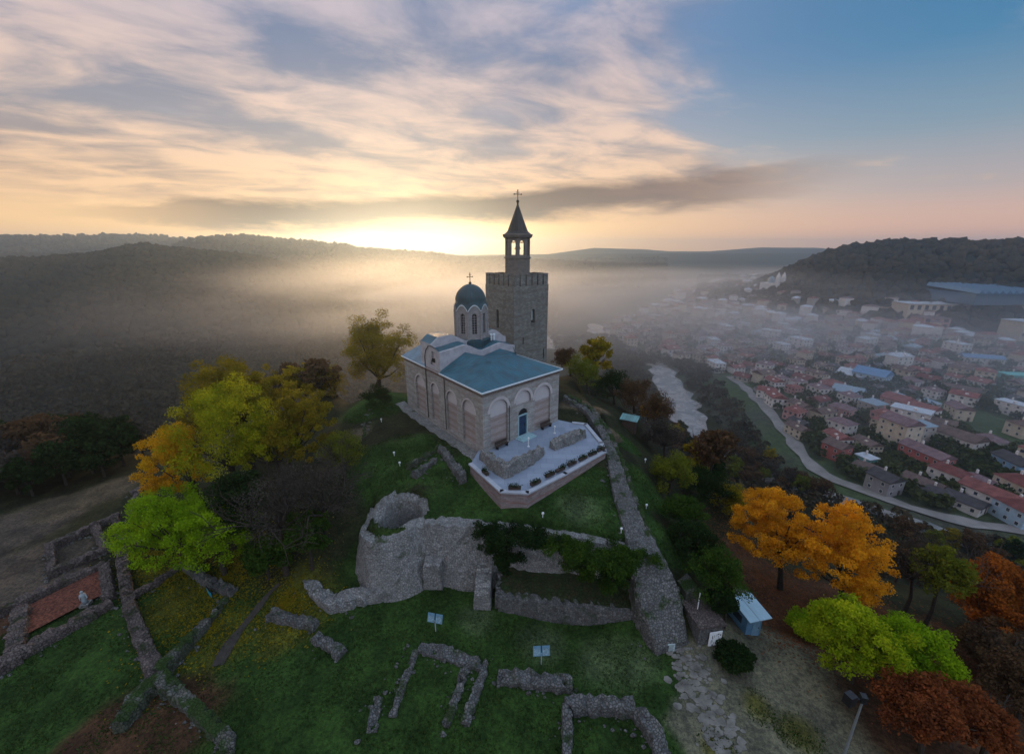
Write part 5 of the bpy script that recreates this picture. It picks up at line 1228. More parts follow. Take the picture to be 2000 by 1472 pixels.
ivy('ivy', [(1085, 1060, -2.3, 1.1), (1115, 1070, -2.4, 1.2), (1145, 1080, -2.6, 1.3), (1175, 1085, -2.8, 1.4), (1205, 1085, -3.0, 1.4), (1232, 1080, -3.2, 1.1), (1120, 1095, -3.8, .9), (1150, 1110, -4.6, 1.0), (1185, 1120, -5.0, 1.1), (1220, 1110, -5.0, 1.0)], 'thick green ivy over the right half of the retaining wall beside the causeway', 61, 42000)

def fallen_leaves(spots, n, m_, seed, name):
    rn = np.random.default_rng(seed); S_ = np.array([(*atz(u, v, z), r) for u, v, z, r in spots]); k = rn.integers(0, len(S_), n); rad = S_[k, 2] * np.abs(rn.normal(size=n)) * .6; a = rn.random(n) * 6.283
    X = S_[k, 0] + rad * np.cos(a); Y = S_[k, 1] + rad * np.sin(a); Z = H(X, Y) + .03; P = np.stack([X, Y, Z], 1); e = rn.normal(size=(n, 3)) * np.array([1, 1, .25]); e /= np.linalg.norm(e, axis=1)[:, None]; b = np.cross(e, np.array([0, 0, 1.0]) + rn.normal(size=(n, 3)) * .2)
    s = (.05 + .05 * rn.random(n))[:, None]; me = leaf_mesh(name, np.stack([P - e * s, P + b * s, P + e * s, P - b * s], 1).reshape(-1, 3), rn.random(n), m_); o = bpy.data.objects.new(name, me); COL.objects.link(o); struct(o, 'stuff')
fallen_leaves([(430, 1150, -8.8, 5), (350, 1120, -9, 4), (300, 1080, -9, 4), (500, 1100, -8, 5), (400, 1220, -8.8, 5), (560, 1180, -8.4, 4)], 16000, leafm('olive'), 3, 'fallen_leaves')
fallen_leaves([(1500, 1130, -12.5, 6), (1600, 1190, -12.3, 6), (1700, 1200, -12.4, 6), (1560, 1230, -11, 5), (1850, 1300, -12, 8), (1450, 1060, -13, 6)], 18000, leafm('bronze'), 4, 'fallen_leaves')

# ---- trees of the slopes: each kind built once, then copied
def proto_tree(key, seed, n, R_=2.6, Hh=6.5, bare=0, size=.26):
    root = make_tree('slope_tree', (0, 0, 0), (0, 0, Hh - R_), R_, R_ * 1.0, key, n, size, '', seed, clumps=34, cr=.30, bare=bare); return root
KIND = {'brown': ('brown half bare tree', 2), 'grey': ('grey leafless tree', 3), 'dark': ('dark green tree', 0), 'olive': ('olive tree', 0), 'rust': ('rust coloured tree', 0), 'ygreen': ('yellow-green tree', 0)}
protos = {}
for i, (k_, (lb, br)) in enumerate(KIND.items()):
    protos[k_] = [proto_tree(k_, 100 + i * 3 + j, {'grey': 700, 'brown': 1900}.get(k_, 3000), bare=br) for j in range(2)]
rs = random.Random(12); used = set(); placed = []
def slope_zone(name, where, n, keys, poly_uv=None, rect=None, hmin=None, sc=(.8, 1.5), gap=3.2):
    done = 0; tries = 0
    xs = np.array([rs.uniform(rect[0], rect[1]) for _ in range(n * 14)]); ys = np.array([rs.uniform(rect[2], rect[3]) for _ in range(n * 14)]); zs = H(xs, ys)
    for x, y, z in zip(xs, ys, zs):
        if done >= n: break
        d = y * cp_ - (z - CZ) * sp_; u = 1000 + F * x / d; v = 736 - F * (y * sp_ + (z - CZ) * cp_) / d
        if not where(x, y, z, u, v): continue
        if any((x - a) ** 2 + (y - b) ** 2 < gap * gap for a, b in placed): continue
        placed.append((x, y)); k_ = rs.choice(keys); j = rs.randrange(2); src = protos[k_][j]
        if (k_, j) in used: o = copy_tree(src)
        else: o = src; used.add((k_, j))
        o.location = (x, y, z - .2); s = rs.uniform(*sc); o.scale = (s, s, s * rs.uniform(.85, 1.15)); o.rotation_euler = (0, 0, rs.uniform(0, 6.28))
        tag(o, '%s %s' % (KIND[k_][0], name), 'tree', '%ss %s' % (KIND[k_][0], name)); done += 1
def pin(u, v, poly):
    c = False; n = len(poly)
    for i in range(n):
        (x0, y0), (x1, y1) = poly[i], poly[(i + 1) % n]
        if (y0 > v) != (y1 > v) and u < (x1 - x0) * (v - y0) / (y1 - y0) + x0: c = not c
    return c
ZR = [(1180, 700), (1270, 740), (1290, 800), (1330, 850), (1430, 900), (1500, 900), (1600, 975), (1760, 1050), (2080, 1110), (2080, 1160), (1880, 1090), (1740, 1060), (1600, 970), (1440, 950), (1400, 990), (1330, 900), (1240, 790), (1140, 730)]
slope_zone('on the wooded slope between the hill wall and the river', lambda x, y, z, u, v: pin(u, v, ZR), 105, ['brown', 'brown', 'grey', 'dark', 'olive', 'brown', 'ygreen'], rect=(12, 190, 30, 190), sc=(.8, 1.35))
ZR2 = [(1740, 1050), (1900, 1100), (2080, 1160), (2080, 1420), (1960, 1420), (1880, 1300), (1890, 1180), (1720, 1130)]
slope_zone('on the leaf strewn slope at the right edge', lambda x, y, z, u, v: pin(u, v, ZR2), 26, ['brown', 'brown', 'rust', 'grey'], rect=(30, 100, 22, 70), sc=(.6, .95))
ZL_ = [(-80, 700), (560, 700), (700, 715), (800, 700), (850, 720), (700, 760), (600, 800), (470, 790), (330, 830), (270, 900), (180, 945), (0, 985), (-80, 1000)]
slope_zone('on the wooded edge left of the church hill', lambda x, y, z, u, v: pin(u, v, ZL_), 210, ['grey', 'brown', 'grey', 'dark', 'olive', 'brown', 'dark'], rect=(-130, -8, 45, 125), sc=(.95, 1.5))
for k_, pr in protos.items():
    for j, o in enumerate(pr):
        if (k_, j) not in used:
            for c in list(o.children): bpy.data.objects.remove(c)
            bpy.data.objects.remove(o)

# ---- woodland that nobody could count
ICO = None
def ico():
    t = (1 + 5 ** .5) / 2; v = np.array([(-1, t, 0), (1, t, 0), (-1, -t, 0), (1, -t, 0), (0, -1, t), (0, 1, t), (0, -1, -t), (0, 1, -t), (t, 0, -1), (t, 0, 1), (-t, 0, -1), (-t, 0, 1)], float); v /= np.linalg.norm(v[0])
    f = np.array([(0, 11, 5), (0, 5, 1), (0, 1, 7), (0, 7, 10), (0, 10, 11), (1, 5, 9), (5, 11, 4), (11, 10, 2), (10, 7, 6), (7, 1, 8), (3, 9, 4), (3, 4, 2), (3, 2, 6), (3, 6, 8), (3, 8, 9), (4, 9, 5), (2, 4, 11), (6, 2, 10), (8, 6, 7), (9, 8, 1)])
    return v, f
build_debris()
def blobs(name, X, Y, rad, mat_, seed, nleaf=0):
    rn = np.random.default_rng(seed); n = len(X); Z = H(X, Y)
    if nleaf:
        d = rn.normal(size=(n, nleaf, 3)); d /= np.linalg.norm(d, axis=2)[..., None]; d[..., 2] = np.abs(d[..., 2]) * 1.1 - .15
        P = np.stack([X, Y, Z + rad * .75], 1)[:, None] + d * rad[:, None, None] * (.55 + .5 * rn.random((n, nleaf, 1)))
        P = P.reshape(-1, 3); m_ = len(P); a = rn.normal(size=(m_, 3)); a /= np.linalg.norm(a, axis=1)[:, None]; b = np.cross(a, rn.normal(size=(m_, 3))); b /= np.linalg.norm(b, axis=1)[:, None]
        s = (np.repeat(rad, nleaf) * (.16 + .14 * rn.random(m_)))[:, None]; V = np.stack([P - a * s, P + b * s, P + a * s, P - b * s], 1).reshape(-1, 3)
        tone = np.clip(np.repeat(rn.random(n) * .6 + fbm(X / 45, Y / 45, 3) * .7 + .12, nleaf) * .75 + rn.random(m_) * .3, 0, 1); me = leaf_mesh(name, V, tone, mat_)
    else:
        v, f = ico(); V = v[None] * (1 + rn.normal(size=(n, 12, 1)) * .22) * rad[:, None, None] * np.array([1, 1, 1.0]) + np.stack([X, Y, Z + rad * .45], 1)[:, None]
        Fc = (f[None] + np.arange(n)[:, None, None] * 12).reshape(-1, 3); me = bpy.data.meshes.new(name); nf = len(Fc)
        me.vertices.add(n * 12); me.vertices.foreach_set('co', V.ravel()); me.loops.add(nf * 3); me.loops.foreach_set('vertex_index', Fc.ravel()); me.polygons.add(nf); me.polygons.foreach_set('loop_start', np.arange(nf) * 3)
        at = me.attributes.new('tone', 'FLOAT', 'FACE'); at.data.foreach_set('value', np.clip(np.repeat(rn.random(n) * .6 + fbm(X / 90, Y / 90, 4) * .8 + .15, 20) + rn.normal(size=nf) * .12, 0, 1)); me.materials.append(mat_); me.update(calc_edges=True)
    o = bpy.data.objects.new(name, me); COL.objects.link(o); struct(o, 'stuff'); return o
def scatter(n, r0, r1, a0, a1, seed, keep=None, pw=.5):
    rn = np.random.default_rng(seed); r = r0 + (r1 - r0) * rn.random(n) ** pw; a = R(a0) + R(a1 - a0) * rn.random(n); X = r * np.sin(a); Y = r * np.cos(a)
    if keep is not None: m_ = keep(X, Y); X, Y = X[m_], Y[m_]
    return X, Y
WOODM = m_leaf('woodland_leaves', (.014, .022, .022), (.088, .066, .036), .1)
WOODG = m_leaf('garden_leaves', (.014, .036, .014), (.075, .085, .030), .15)
X, Y = scatter(4200, 120, 420, -62, 4, 1, lambda x, y: np.hypot(x - 0, y - 40) > 105); blobs('woodland', X, Y, np.random.default_rng(3).uniform(2.6, 4.8, len(X)), WOODM, 2, 46)
X, Y = scatter(13000, 400, 980, -62, 6, 4, pw=.7); blobs('hill_woodland', X, Y, np.random.default_rng(5).uniform(3.2, 6.5, len(X)), WOODM, 6)
X, Y = scatter(14000, 950, 2300, -60, 20, 7, pw=.8); blobs('far_woodland', X, Y, np.random.default_rng(8).uniform(4, 8, len(X)), WOODM, 9)
X, Y = scatter(9000, 640, 1250, 24, 64, 10, lambda x, y: H(x, y) > -56, pw=.8); blobs('ridge_woodland', X, Y, np.random.default_rng(11).uniform(4, 8, len(X)), WOODM, 12)

# ------------------------------------------------------------------ town in the valley
roadw = [Vector((*atz(u, v, -62), 0)) for u, v in px] if False else [Vector((*atz(u, v, -62), 0)) for u, v in [(1425, 735), (1450, 752), (1500, 800), (1560, 868), (1610, 915), (1700, 960), (1780, 992), (1850, 1012), (1930, 1026), (2080, 1045)]]
WALLC = {'white': (.60, .57, .55), 'cream': (.50, .43, .34), 'pink': (.44, .25, .23), 'red': (.36, .10, .09), 'blue': (.20, .34, .50), 'paleblue': (.34, .46, .56), 'grey': (.25, .24, .25), 'teal': (.12, .42, .40), 'stone': (.34, .31, .29)}
ROOFC = {'red': (.21, .080, .072), 'brown': (.13, .09, .082), 'mauve': (.18, .12, .13), 'darkred': (.15, .05, .045), 'dark': (.06, .055, .06), 'bluegrey': (.19, .26, .32), 'blue': (.09, .19, .33), 'white': (.4, .43, .47), 'teal': (.10, .40, .38)}
def wm(k): return m_plain('render_' + k, WALLC[k], .85, .12, .6)
def rm(k): return m_tiles('tiles_' + k, ROOFC[k]) if k not in ('bluegrey', 'blue', 'white', 'teal') else m_roof('sheet_' + k, ROOFC[k], 1.0, .5, .15)
def roof_mb(w, l, h, rh, kind, ov=.45):
    m_ = MB(); x, y = w / 2 + ov, l / 2 + ov; z = h - .05; th = .18
    if kind == 'hip':
        k_ = max(0.01, y - x) if y > x else .01
        vs = [(-x, -y, z), (x, -y, z), (x, y, z), (-x, y, z), (0, -k_, z + rh), (0, k_, z + rh)]
        m_.add(vs, [(0, 1, 4), (1, 2, 5, 4), (2, 3, 5), (3, 0, 4, 5), (3, 2, 1, 0)])
    elif kind == 'flat': m_.box((0, 0, h + .15), (2 * x, 2 * y, .35))
    else:
        vs = [(-x, -y, z), (x, -y, z), (x, y, z), (-x, y, z), (0, -y, z + rh), (0, y, z + rh), (-x, -y, z - th), (x, -y, z - th), (x, y, z - th), (-x, y, z - th)]
        m_.add(vs, [(1, 2, 5, 4), (3, 0, 4, 5), (0, 1, 4), (2, 3, 5), (0, 3, 9, 6), (2, 1, 7, 8), (9, 8, 7, 6)])
    return m_
def house(name, loc, rz, w, l, fl, wall, roof, kind, label, group=None, seed=0, detail=True, rh=None, cat='house', gaps=None):
    h = fl * 2.9 + .4; rh = rh if rh is not None else w * .26; r_ = tag(empty(name, loc, rz), label, cat, group); rn = random.Random(seed)
    m_ = MB(); m_.box((0, 0, h / 2 - 1.5), (w, l, h + 3))
    if kind == 'gable': m_.add([(-w / 2, -l / 2, h), (w / 2, -l / 2, h), (0, -l / 2, h + rh * .9), (-w / 2, l / 2, h), (w / 2, l / 2, h), (0, l / 2, h + rh * .9)], [(0, 1, 2), (5, 4, 3)])
    m_.build('wall', wm(wall), r_); rf = roof_mb(w, l, h, rh, kind).build('roof', rm(roof), r_)
    if detail:
        c = MB(); c.box((w * .18, l * .2, h + rh), (.6, .6, 1.6)); c.build('chimney', wm('white'), rf)
        nx = max(2, int(w / 3.2)); ny = max(2, int(l / 3.2))
        for f_ in range(fl):
            z = 1.7 + f_ * 2.9
            for i in range(ny):
                for sx in (-1,):
                    y = (i + .5) * l / ny - l / 2; b = MB(); b.box((sx * (w / 2 + .01), y, z), (.08, 1.15, 1.35)); wi = b.build('window', wm('white'), r_)
                    b = MB(); b.box((sx * (w / 2 + .04), y, z), (.06, .92, 1.12)); b.build('pane', GLASS, wi)
            for i in range(nx):
                x = (i + .5) * w / nx - w / 2
                if f_ == 0 and i == nx // 2: continue
                b = MB(); b.box((x, -l / 2 - .01, z), (1.15, .08, 1.35)); wi = b.build('window', wm('white'), r_); b = MB(); b.box((x, -l / 2 - .04, z), (.92, .06, 1.12)); b.build('pane', GLASS, wi)
        b = MB(); b.box(((nx // 2 + .5) * w / nx - w / 2, -l / 2 - .01, 1.1), (1.0, .1, 2.2)); b.build('door', WOOD_DARK, r_)
    return r_
HP = []
def H_(u, v, w, l, fl, wall, roof, kind, label, rz=0, **kw):
    g = ground(u, v); HP.append((g.x, g.y, max(w, l) * .62)); return house(kw.pop('name', 'house'), g, R(rz), w * .86, l * .8, fl, wall, roof, kind, label, seed=int(u), **kw)
H_(1630, 892, 9, 10, 2, 'red', 'brown', 'gable', 'house with a red gable wall and brown roof beside the bend of the road', 18)
H_(1690, 925, 9, 11, 1, 'grey', 'brown', 'hip', 'low grey house with brown roof right of the red gabled house', 30)
H_(1748, 868, 11, 15, 4, 'cream', 'mauve', 'gable', 'tall cream apartment block with rows of balconies', 10, name='apartment_building', cat='building')
H_(1790, 862, 9, 9, 3, 'stone', 'bluegrey', 'hip', 'house with blue grey roof joined behind the cream apartment block', 10)
H_(1802, 905, 9, 20, 2, 'red', 'mauve', 'gable', 'long house with a red side wall and dark mauve roof', 8)
H_(1852, 868, 11, 26, 2, 'white', 'brown', 'gable', 'very long brown roofed house with a row of white framed windows', 14)
H_(1748, 798, 12, 14, 2, 'pink', 'red', 'gable', 'pink walled house under a big red roof', 20)
H_(1795, 815, 10, 16, 2, 'white', 'red', 'gable', 'white house with red roof and a turquoise end', 20)
H_(1700, 805, 10, 12, 2, 'stone', 'bluegrey', 'hip', 'stone house with pale blue roof above the red roofed pair', 12)
H_(1655, 772, 14, 18, 1, 'grey', 'bluegrey', 'gable', 'wide shed with pale blue sheet roof', 40, name='shed', cat='shed')
H_(1700, 745, 16, 22, 2, 'paleblue', 'blue', 'gable', 'large hall with bright blue roof in the middle of the town', 30, name='hall', cat='building')
H_(1663, 738, 15, 18, 1, 'grey', 'white', 'gable', 'pale grey roofed hall left of the bright blue one', 30, name='hall', cat='building')
H_(1622, 758, 14, 16, 1, 'pink', 'red', 'hip', 'squat building with red roof at the end of the town gardens', 35)
H_(1640, 815, 9, 13, 2, 'pink', 'mauve', 'hip', 'mauve roofed house above the green yard', 25)
H_(1640, 845, 9, 12, 2, 'white', 'mauve', 'hip', 'whitish house with mauve roof beside the green yard', 20)
H_(1722, 958, 9, 10, 2, 'grey', 'dark', 'gable', 'dark grey house close to the road below the low grey one', 14)
H_(1846, 945, 9, 12, 2, 'white', 'darkred', 'hip', 'white house with dark red hipped roof', 18)
H_(1800, 955, 8, 14, 1, 'stone', 'brown', 'gable', 'low brown roofed house left of the white hipped house', 20)
H_(1975, 925, 9, 14, 2, 'blue', 'dark', 'gable', 'vivid blue house with white window frames at the right edge', -8)
H_(1985, 968, 10, 13, 2, 'cream', 'darkred', 'hip', 'cream house with dark red roof below the vivid blue house', 0)
H_(1935, 992, 9, 20, 2, 'white', 'red', 'gable', 'long white house with broad red roof beside the road', 16)
H_(1982, 1018, 9, 12, 2, 'paleblue', 'darkred', 'hip', 'pale blue house with small dark windows at the end of the road', 0)
H_(1830, 975, 7, 11, 1, 'grey', 'dark', 'hip', 'small dark roofed house by the road, left of the garages', 30)
H_(1880, 990, 8, 12, 1, 'white', 'dark', 'gable', 'dark roofed garage row with white doors by the road', 24)
H_(1868, 815, 9, 13, 2, 'cream', 'mauve', 'gable', 'cream house with mauve roof at the edge of the long meadow', -20)
H_(1880, 768, 8, 24, 1, 'white', 'brown', 'gable', 'low house with a line of white arches across the meadow', 40)
H_(1912, 712, 10, 30, 2, 'white', 'blue', 'gable', 'long white block with light blue end', 68)
H_(1990, 748, 10, 26, 2, 'teal', 'teal', 'flat', 'turquoise flat roofed building at the right edge', 80, name='building', cat='building')
H_(1775, 750, 9, 14, 1, 'white', 'mauve', 'hip', 'small white house right of the bright blue hall', 15)
H_(1690, 905, 6, 7, 1, 'teal', 'white', 'flat', 'small turquoise cabin behind the red gabled house', 15, name='cabin', cat='cabin')
H_(1551, 792, 6, 8, 1, 'white', 'mauve', 'hip', 'lone little pale house between the road and the town', 15)
H_(1930, 868, 9, 12, 1, 'white', 'mauve', 'hip', 'white cottage on the near side of the meadow', 0)
H_(1990, 850, 9, 10, 2, 'cream', 'brown', 'hip', 'cream house where the meadow meets the right edge', 0)
H_(1800, 888, 7, 9, 1, 'stone', 'dark', 'hip', 'small dark roofed house wedged between the two long houses', 10)
H_(1905, 950, 9, 12, 1, 'grey', 'mauve', 'hip', 'grey house with mauve roof left of the cream and red one', 5)
# ordinary houses: kinds built once, copied
NEARK = []
for i, (w_, r2, k_, fl, a, b) in enumerate([('white', 'mauve', 'hip', 2, 9, 11), ('cream', 'brown', 'gable', 2, 8, 12), ('pink', 'red', 'hip', 2, 9, 9), ('white', 'red', 'gable', 2, 9, 12), ('stone', 'darkred', 'gable', 1, 8, 11), ('white', 'bluegrey', 'hip', 1, 10, 12), ('grey', 'dark', 'gable', 1, 7, 10), ('cream', 'red', 'hip', 3, 10, 10), ('white', 'white', 'flat', 3, 10, 16)]):
    def single(seed=i):
        h = fl * 2.9 + .4; m_ = MB(); m_.box((0, 0, h / 2 - 1.5), (a, b, h + 3)); q = roof_mb(a, b, h, a * .26, k_); base = len(m_.f)
        if k_ == 'gable': m_.add([(-a / 2, -b / 2, h), (a / 2, -b / 2, h), (0, -b / 2, h + a * .23), (-a / 2, b / 2, h), (a / 2, b / 2, h), (0, b / 2, h + a * .23)], [(0, 1, 2), (5, 4, 3)])
        m_.add(q.v, q.f, 1); m_.box((a * .2, b * .15, h + a * .2), (.7, .7, 2.2), 0, 0); m_.box((-a * .25, -b * .1, h + a * .1), (1.6, 1.5, 1.2), 0, 0); m_.box((a * .15, -b / 2 - .02, 1.1), (1.0, .12, 2.2), 0, 3); m_.box((a / 2 + 1.2, b * .2, 1.2), (2.6, b * .4, 2.6), 0, 0)
        for f_ in range(fl):
            for j in range(3):
                m_.box((-a / 2, (j - 1) * b / 3, 1.7 + 2.9 * f_), (.1, 1.3, 1.3), 0, 2); m_.box(((j - 1) * a / 3, -b / 2, 1.7 + 2.9 * f_), (1.3, .1, 1.3), 0, 2)
        return m_.build('house', [wm(w_), rm(r2), GLASS, WOOD_DARK])
    NEARK.append((single(), '%s walled house with %s %s roof' % ({'stone': 'grey stone'}.get(w_, w_), {'bluegrey': 'pale blue', 'darkred': 'dark red'}.get(r2, r2), {'hip': 'hipped', 'gable': 'gabled', 'flat': 'flat'}[k_])))
TOWN = [(1440, 735), (1500, 782), (1560, 850), (1625, 905), (1710, 950), (1800, 985), (1870, 1000), (2060, 1010), (2060, 690), (1900, 660), (1760, 620), (1640, 572), (1500, 548), (1330, 575), (1180, 640), (1230, 690), (1330, 705)]
MEADOW = [(1790, 770), (1880, 790), (2060, 850), (2060, 905), (1960, 880), (1850, 830)]
cand = []
rs2 = random.Random(5); us, vs_ = [], []
while len(us) < 2600:
    v = 552 + (rs2.random() ** 1.25) * 440; u = rs2.uniform(1180, 2060)
    if pin(u, v, TOWN) and not pin(u, v, MEADOW): us.append(u); vs_.append(v)
PXY = np.array([atz(u, v, -62) for u, v in zip(us, vs_)]); PZ = H(PXY[:, 0], PXY[:, 1]); ROADXY = np.array([(p.x, p.y) for p in roadw])
acc = []
for (x, y), z in zip(PXY, PZ):
    if z > -40 or x > 1400: continue
    d = math.hypot(x, y); gap = 9.5 if d < 350 else 12
    if any((x - a) ** 2 + (y - b) ** 2 < (c + 5.5) ** 2 for a, b, c in HP): continue
    if any((x - a) ** 2 + (y - b) ** 2 < gap * gap for a, b, *_ in acc): continue
    if min(abs(np.hypot(ROADXY[:, 0] - x, ROADXY[:, 1] - y))) < 9: continue
    acc.append((x, y, z, d))
acc.sort(key=lambda q: q[3]); first = {}; NI = 300 - len(HP)
rest = acc[NI:]
for i, (x, y, z, d) in enumerate(acc[:NI]):
    k_ = rs2.choice([0, 0, 1, 1, 2, 3, 4, 4, 6, 6, 5, 7, 8, 1, 4]); src, lb = NEARK[k_]
    zone = 'near the road' if d < 300 else 'in the middle of the town' if d < 480 else 'far off in the misty town'
    if k_ not in first: o = src; first[k_] = 1
    else: o = src.copy(); COL.objects.link(o)
    o.location = (x, y, z); o.rotation_euler = (0, 0, R(rs2.choice([10, 20, 0, 35, 100, 110]) + rs2.uniform(-12, 12))); s = rs2.uniform(.70, 1.02); o.scale = (s, s, s * rs2.uniform(.9, 1.1))
    tag(o, '%s %s' % (lb, zone), 'house', '%ss %s' % (lb, zone))
m_ = MB()
for x, y, z, d in rest:
    a, b, h = rs2.uniform(8, 13), rs2.uniform(9, 16), rs2.choice([5, 6, 6, 9, 12]); rz = rs2.uniform(0, 3); m_.box((x, y, z + h / 2 - 1), (a, b, h + 2), rz, rs2.randrange(3))
    m_.box((x, y, z + h + .8), (a + .8, b + .8, 1.8), rz, 3 + rs2.randrange(3), .25)
if rest:
    o = m_.build('distant_houses', [wm('white'), wm('cream'), wm('stone'), rm('red'), rm('mauve'), rm('white')]); struct(o, 'stuff')
# garden trees among the houses, riverside trees
HX = np.array([(a, b) for a, b, *_ in acc] + [(a, b) for a, b, c in HP]); 
rn = np.random.default_rng(31); tu = rn.uniform(1180, 2060, 8000); tv = 560 + rn.random(8000) ** 1.15 * 440
T_ = np.array([atz(u, v, -62) for u, v, in zip(tu, tv) if pin(u, v, TOWN) and (not pin(u, v, MEADOW) or rs2.random() < .04)])
T_ = T_[(np.hypot(T_[:, 0], T_[:, 1]) < 1500)]; dm = np.array([np.min(np.hypot(HX[:, 0] - x, HX[:, 1] - y)) for x, y in T_]); T_ = T_[(dm > 6.2)]
blobs('garden_trees', T_[:, 0], T_[:, 1], rn.uniform(1.4, 3.4, len(T_)), WOODG, 33, 40)
RB = [(1190, 700), (1290, 735), (1300, 800), (1390, 870), (1420, 880), (1480, 830), (1430, 745), (1340, 715), (1400, 735), (1500, 810), (1600, 910), (1760, 990), (2080, 1050), (2080, 1130), (1500, 940), (1300, 840), (1200, 740)]
X = rn.uniform(40, 260, 5000); Y = rn.uniform(80, 420, 5000); Z = H(X, Y); RV = np.array([atz(u, v, -62) for u, v in [(1290, 725), (1300, 740), (1312, 757), (1325, 775), (1335, 792), (1345, 810), (1365, 832), (1385, 855), (1400, 870)]])
kp = []
for x, y, z in zip(X, Y, Z):
    d = y * cp_ - (z - CZ) * sp_; u = 1000 + F * x / d; v = 736 - F * (y * sp_ + (z - CZ) * cp_) / d
    rd = np.min(np.hypot(ROADXY[:, 0] - x, ROADXY[:, 1] - y)); rv = np.min(np.hypot(RV[:, 0] - x, RV[:, 1] - y))
    seg = min(abs(np.cross(b - a, np.array([x, y]) - a)) / np.linalg.norm(b - a) + (0 if -5 < (np.array([x, y]) - a) @ (b - a) / np.linalg.norm(b - a) < np.linalg.norm(b - a) + 5 else 99) for a, b in zip(ROADXY[:-1], ROADXY[1:]))
    kp.append(not pin(u, v, TOWN) and z < -30 and seg > 13 and rv > 13)
kp = np.array(kp); blobs('riverside_trees', X[kp], Y[kp], rn.uniform(1.4, 2.9, kp.sum()), WOODM, 35, 50)
# larger buildings on the far slope
def block(u, v, wpx, h, l, wall, roof, label, name='building', rz=0, rows=2, arcs=0, cat='building'):
    g = ground(u, v); d = g.y * cp_ - (g.z - CZ) * sp_; w = wpx / F * d; r_ = tag(empty(name, g, R(rz)), label, cat)
    m_ = MB(); m_.box((0, 0, h / 2 - 4), (w, l, h + 8)); m_.build('wall', wm(wall), r_); roof_mb(w, l, h, 2, 'flat', 1).build('roof', rm(roof), r_)
    n = max(3, int(w / 7))
    for q in range(rows):
        for i in range(n):
            b = MB(); b.box(((i + .5) * w / n - w / 2, -l / 2 - .05, h * (q + .55) / rows), (w / n * .5, .2, h / rows * .55)); b.build('window', GLASS, r_)
    return r_
block(1825, 607, 125, 9, 26, 'cream', 'stone' if False else 'white', 'long cream building with tall windows at the foot of the dark ridge', rz=-8, rows=1)
block(1812, 638, 45, 11, 20, 'pink', 'mauve', 'pinkish block just below the long cream building', rz=-10)
block(1996, 655, 56, 15, 20, 'cream', 'white', 'tall ochre block cut by the right edge', rz=0, rows=3)
block(2002, 612, 26, 8, 16, 'cream', 'brown', 'small ochre block above the tall one at the right edge', rows=1)
g = ground(1940, 583); d = g.y * cp_ - (g.z - CZ) * sp_; w = 165 / F * d
r_ = tag(empty('sports_hall', g, R(-4)), 'huge hall with ribbed blue roof under the dark ridge', 'hall')
m_ = MB(); m_.box((0, 0, 2), (w, 60, 12)); m_.build('wall', m_plain('hall_wall', (.07, .12, .18), .7), r_)
m_ = MB(); n = 14
for i in range(n): m_.add([(-w / 2 + i * w / n, -32, 8), (-w / 2 + (i + .3) * w / n, -32, 11.5), (-w / 2 + (i + 1) * w / n, -32, 8), (-w / 2 + i * w / n, 32, 12), (-w / 2 + (i + .3) * w / n, 32, 16), (-w / 2 + (i + 1) * w / n, 32, 12)], [(0, 1, 4, 3), (1, 2, 5, 4), (0, 2, 1), (3, 4, 5)])
m_.build('roof', m_roof('hall_roof', (.08, .17, .27), 4.0, .5, .3), r_)
g = ground(1505, 568); r_ = tag(empty('cathedral', g, R(20)), 'pale twin towered cathedral rising from the mist in the far town', 'cathedral')
m_ = MB(); m_.box((0, 0, 6), (16, 30, 14)); m_.build('nave', wm('white'), r_)
for x in (-6, 6): m_ = MB(); m_.box((x, -14, 10), (5, 5, 24)); m_.lathe((x, -14, 22), [(3.4, 0), (2.5, 3), (0, 9)], 8); m_.build('bell_tower', wm('white'), r_)
m_ = MB(); m_.lathe((0, 2, 12), [(5, 0), (5, 5), (4.4, 8), (2.5, 10.5), (0, 11.5)], 16); m_.build('dome', rm('bluegrey'), r_)

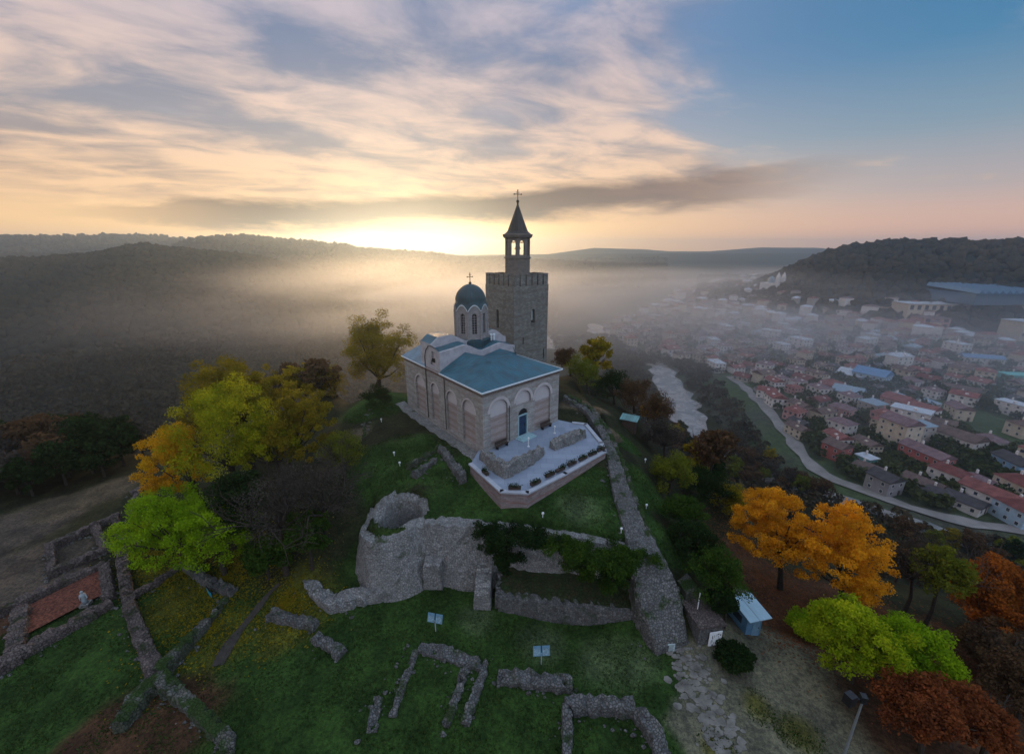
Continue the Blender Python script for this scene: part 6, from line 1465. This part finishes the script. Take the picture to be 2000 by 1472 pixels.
# ------------------------------------------------------------------ morning haze in the air
def build_haze():
    m_ = MB(); m_.box((0, 0, 35), (9600, 9600, 202)); hz = bpy.data.materials.new('haze'); hz.use_nodes = True; hz.node_tree.nodes.clear(); k = NT(hz.node_tree)
    p = k.node('ShaderNodeVolumePrincipled'); p.inputs['Color'].default_value = (.62, .80, 1.0, 1); p.inputs['Density'].default_value = HAZE_D; p.inputs['Anisotropy'].default_value = .75
    out = k.node('ShaderNodeOutputMaterial'); k.l.new(p.outputs[0], out.inputs[1]); hz.cycles.homogeneous_volume = True
    o = m_.build('haze', hz); struct(o, 'stuff')
HAZE_D = .00025
build_haze()
def build_mist(c, r, dens):
    m_ = MB(); n = 32; rows = 12; prof = [(max(.0005, math.cos(-math.pi / 2 + math.pi * q / rows)), math.sin(-math.pi / 2 + math.pi * q / rows)) for q in range(rows + 1)]; vs = []
    for a, b in prof:
        for q in range(n): t = 2 * math.pi * q / n; vs.append((1.02 * a * math.cos(t), 1.02 * a * math.sin(t), 1.02 * b))
    m_.add(vs, [(p * n + q, p * n + (q + 1) % n, (p + 1) * n + (q + 1) % n, (p + 1) * n + q) for p in range(rows) for q in range(n)] + [tuple(range(n - 1, -1, -1)), tuple(rows * n + q for q in range(n))])
    if 'mist' not in MATS:
        hz = bpy.data.materials.new('mist'); MATS['mist'] = hz; hz.use_nodes = True; hz.node_tree.nodes.clear(); k = NT(hz.node_tree)
        tc = k.node('ShaderNodeTexCoord'); ln = k.node('ShaderNodeVectorMath', operation='LENGTH'); k.l.new(tc.outputs['Object'], ln.inputs[0])
        f = k.sm(ln.outputs['Value'], 1.0, .25); nz = k.noise(tc.outputs['Object'], 2.6, 3, .5, .4)
        d = k.m('MULTIPLY', k.m('MULTIPLY', f, k.sm(nz, .32, .62, .2, 1.9)), dens)
        p = k.node('ShaderNodeVolumePrincipled'); p.inputs['Color'].default_value = (.88, .93, 1.0, 1); k.l.new(d, p.inputs['Density']); p.inputs['Anisotropy'].default_value = .74
        out = k.node('ShaderNodeOutputMaterial'); k.l.new(p.outputs[0], out.inputs[1])
    o = m_.build('mist', MATS['mist']); o.location = c; o.scale = r; struct(o, 'stuff')
S.cycles.volume_step_rate = 3.0; S.cycles.volume_max_steps = 96
build_mist((480, 700, -58), (900, 760, 62), .0030)
build_mist((-80, 500, -56), (440, 420, 90), .0024)
build_mist((260, 300, -58), (250, 260, 44), .0045)
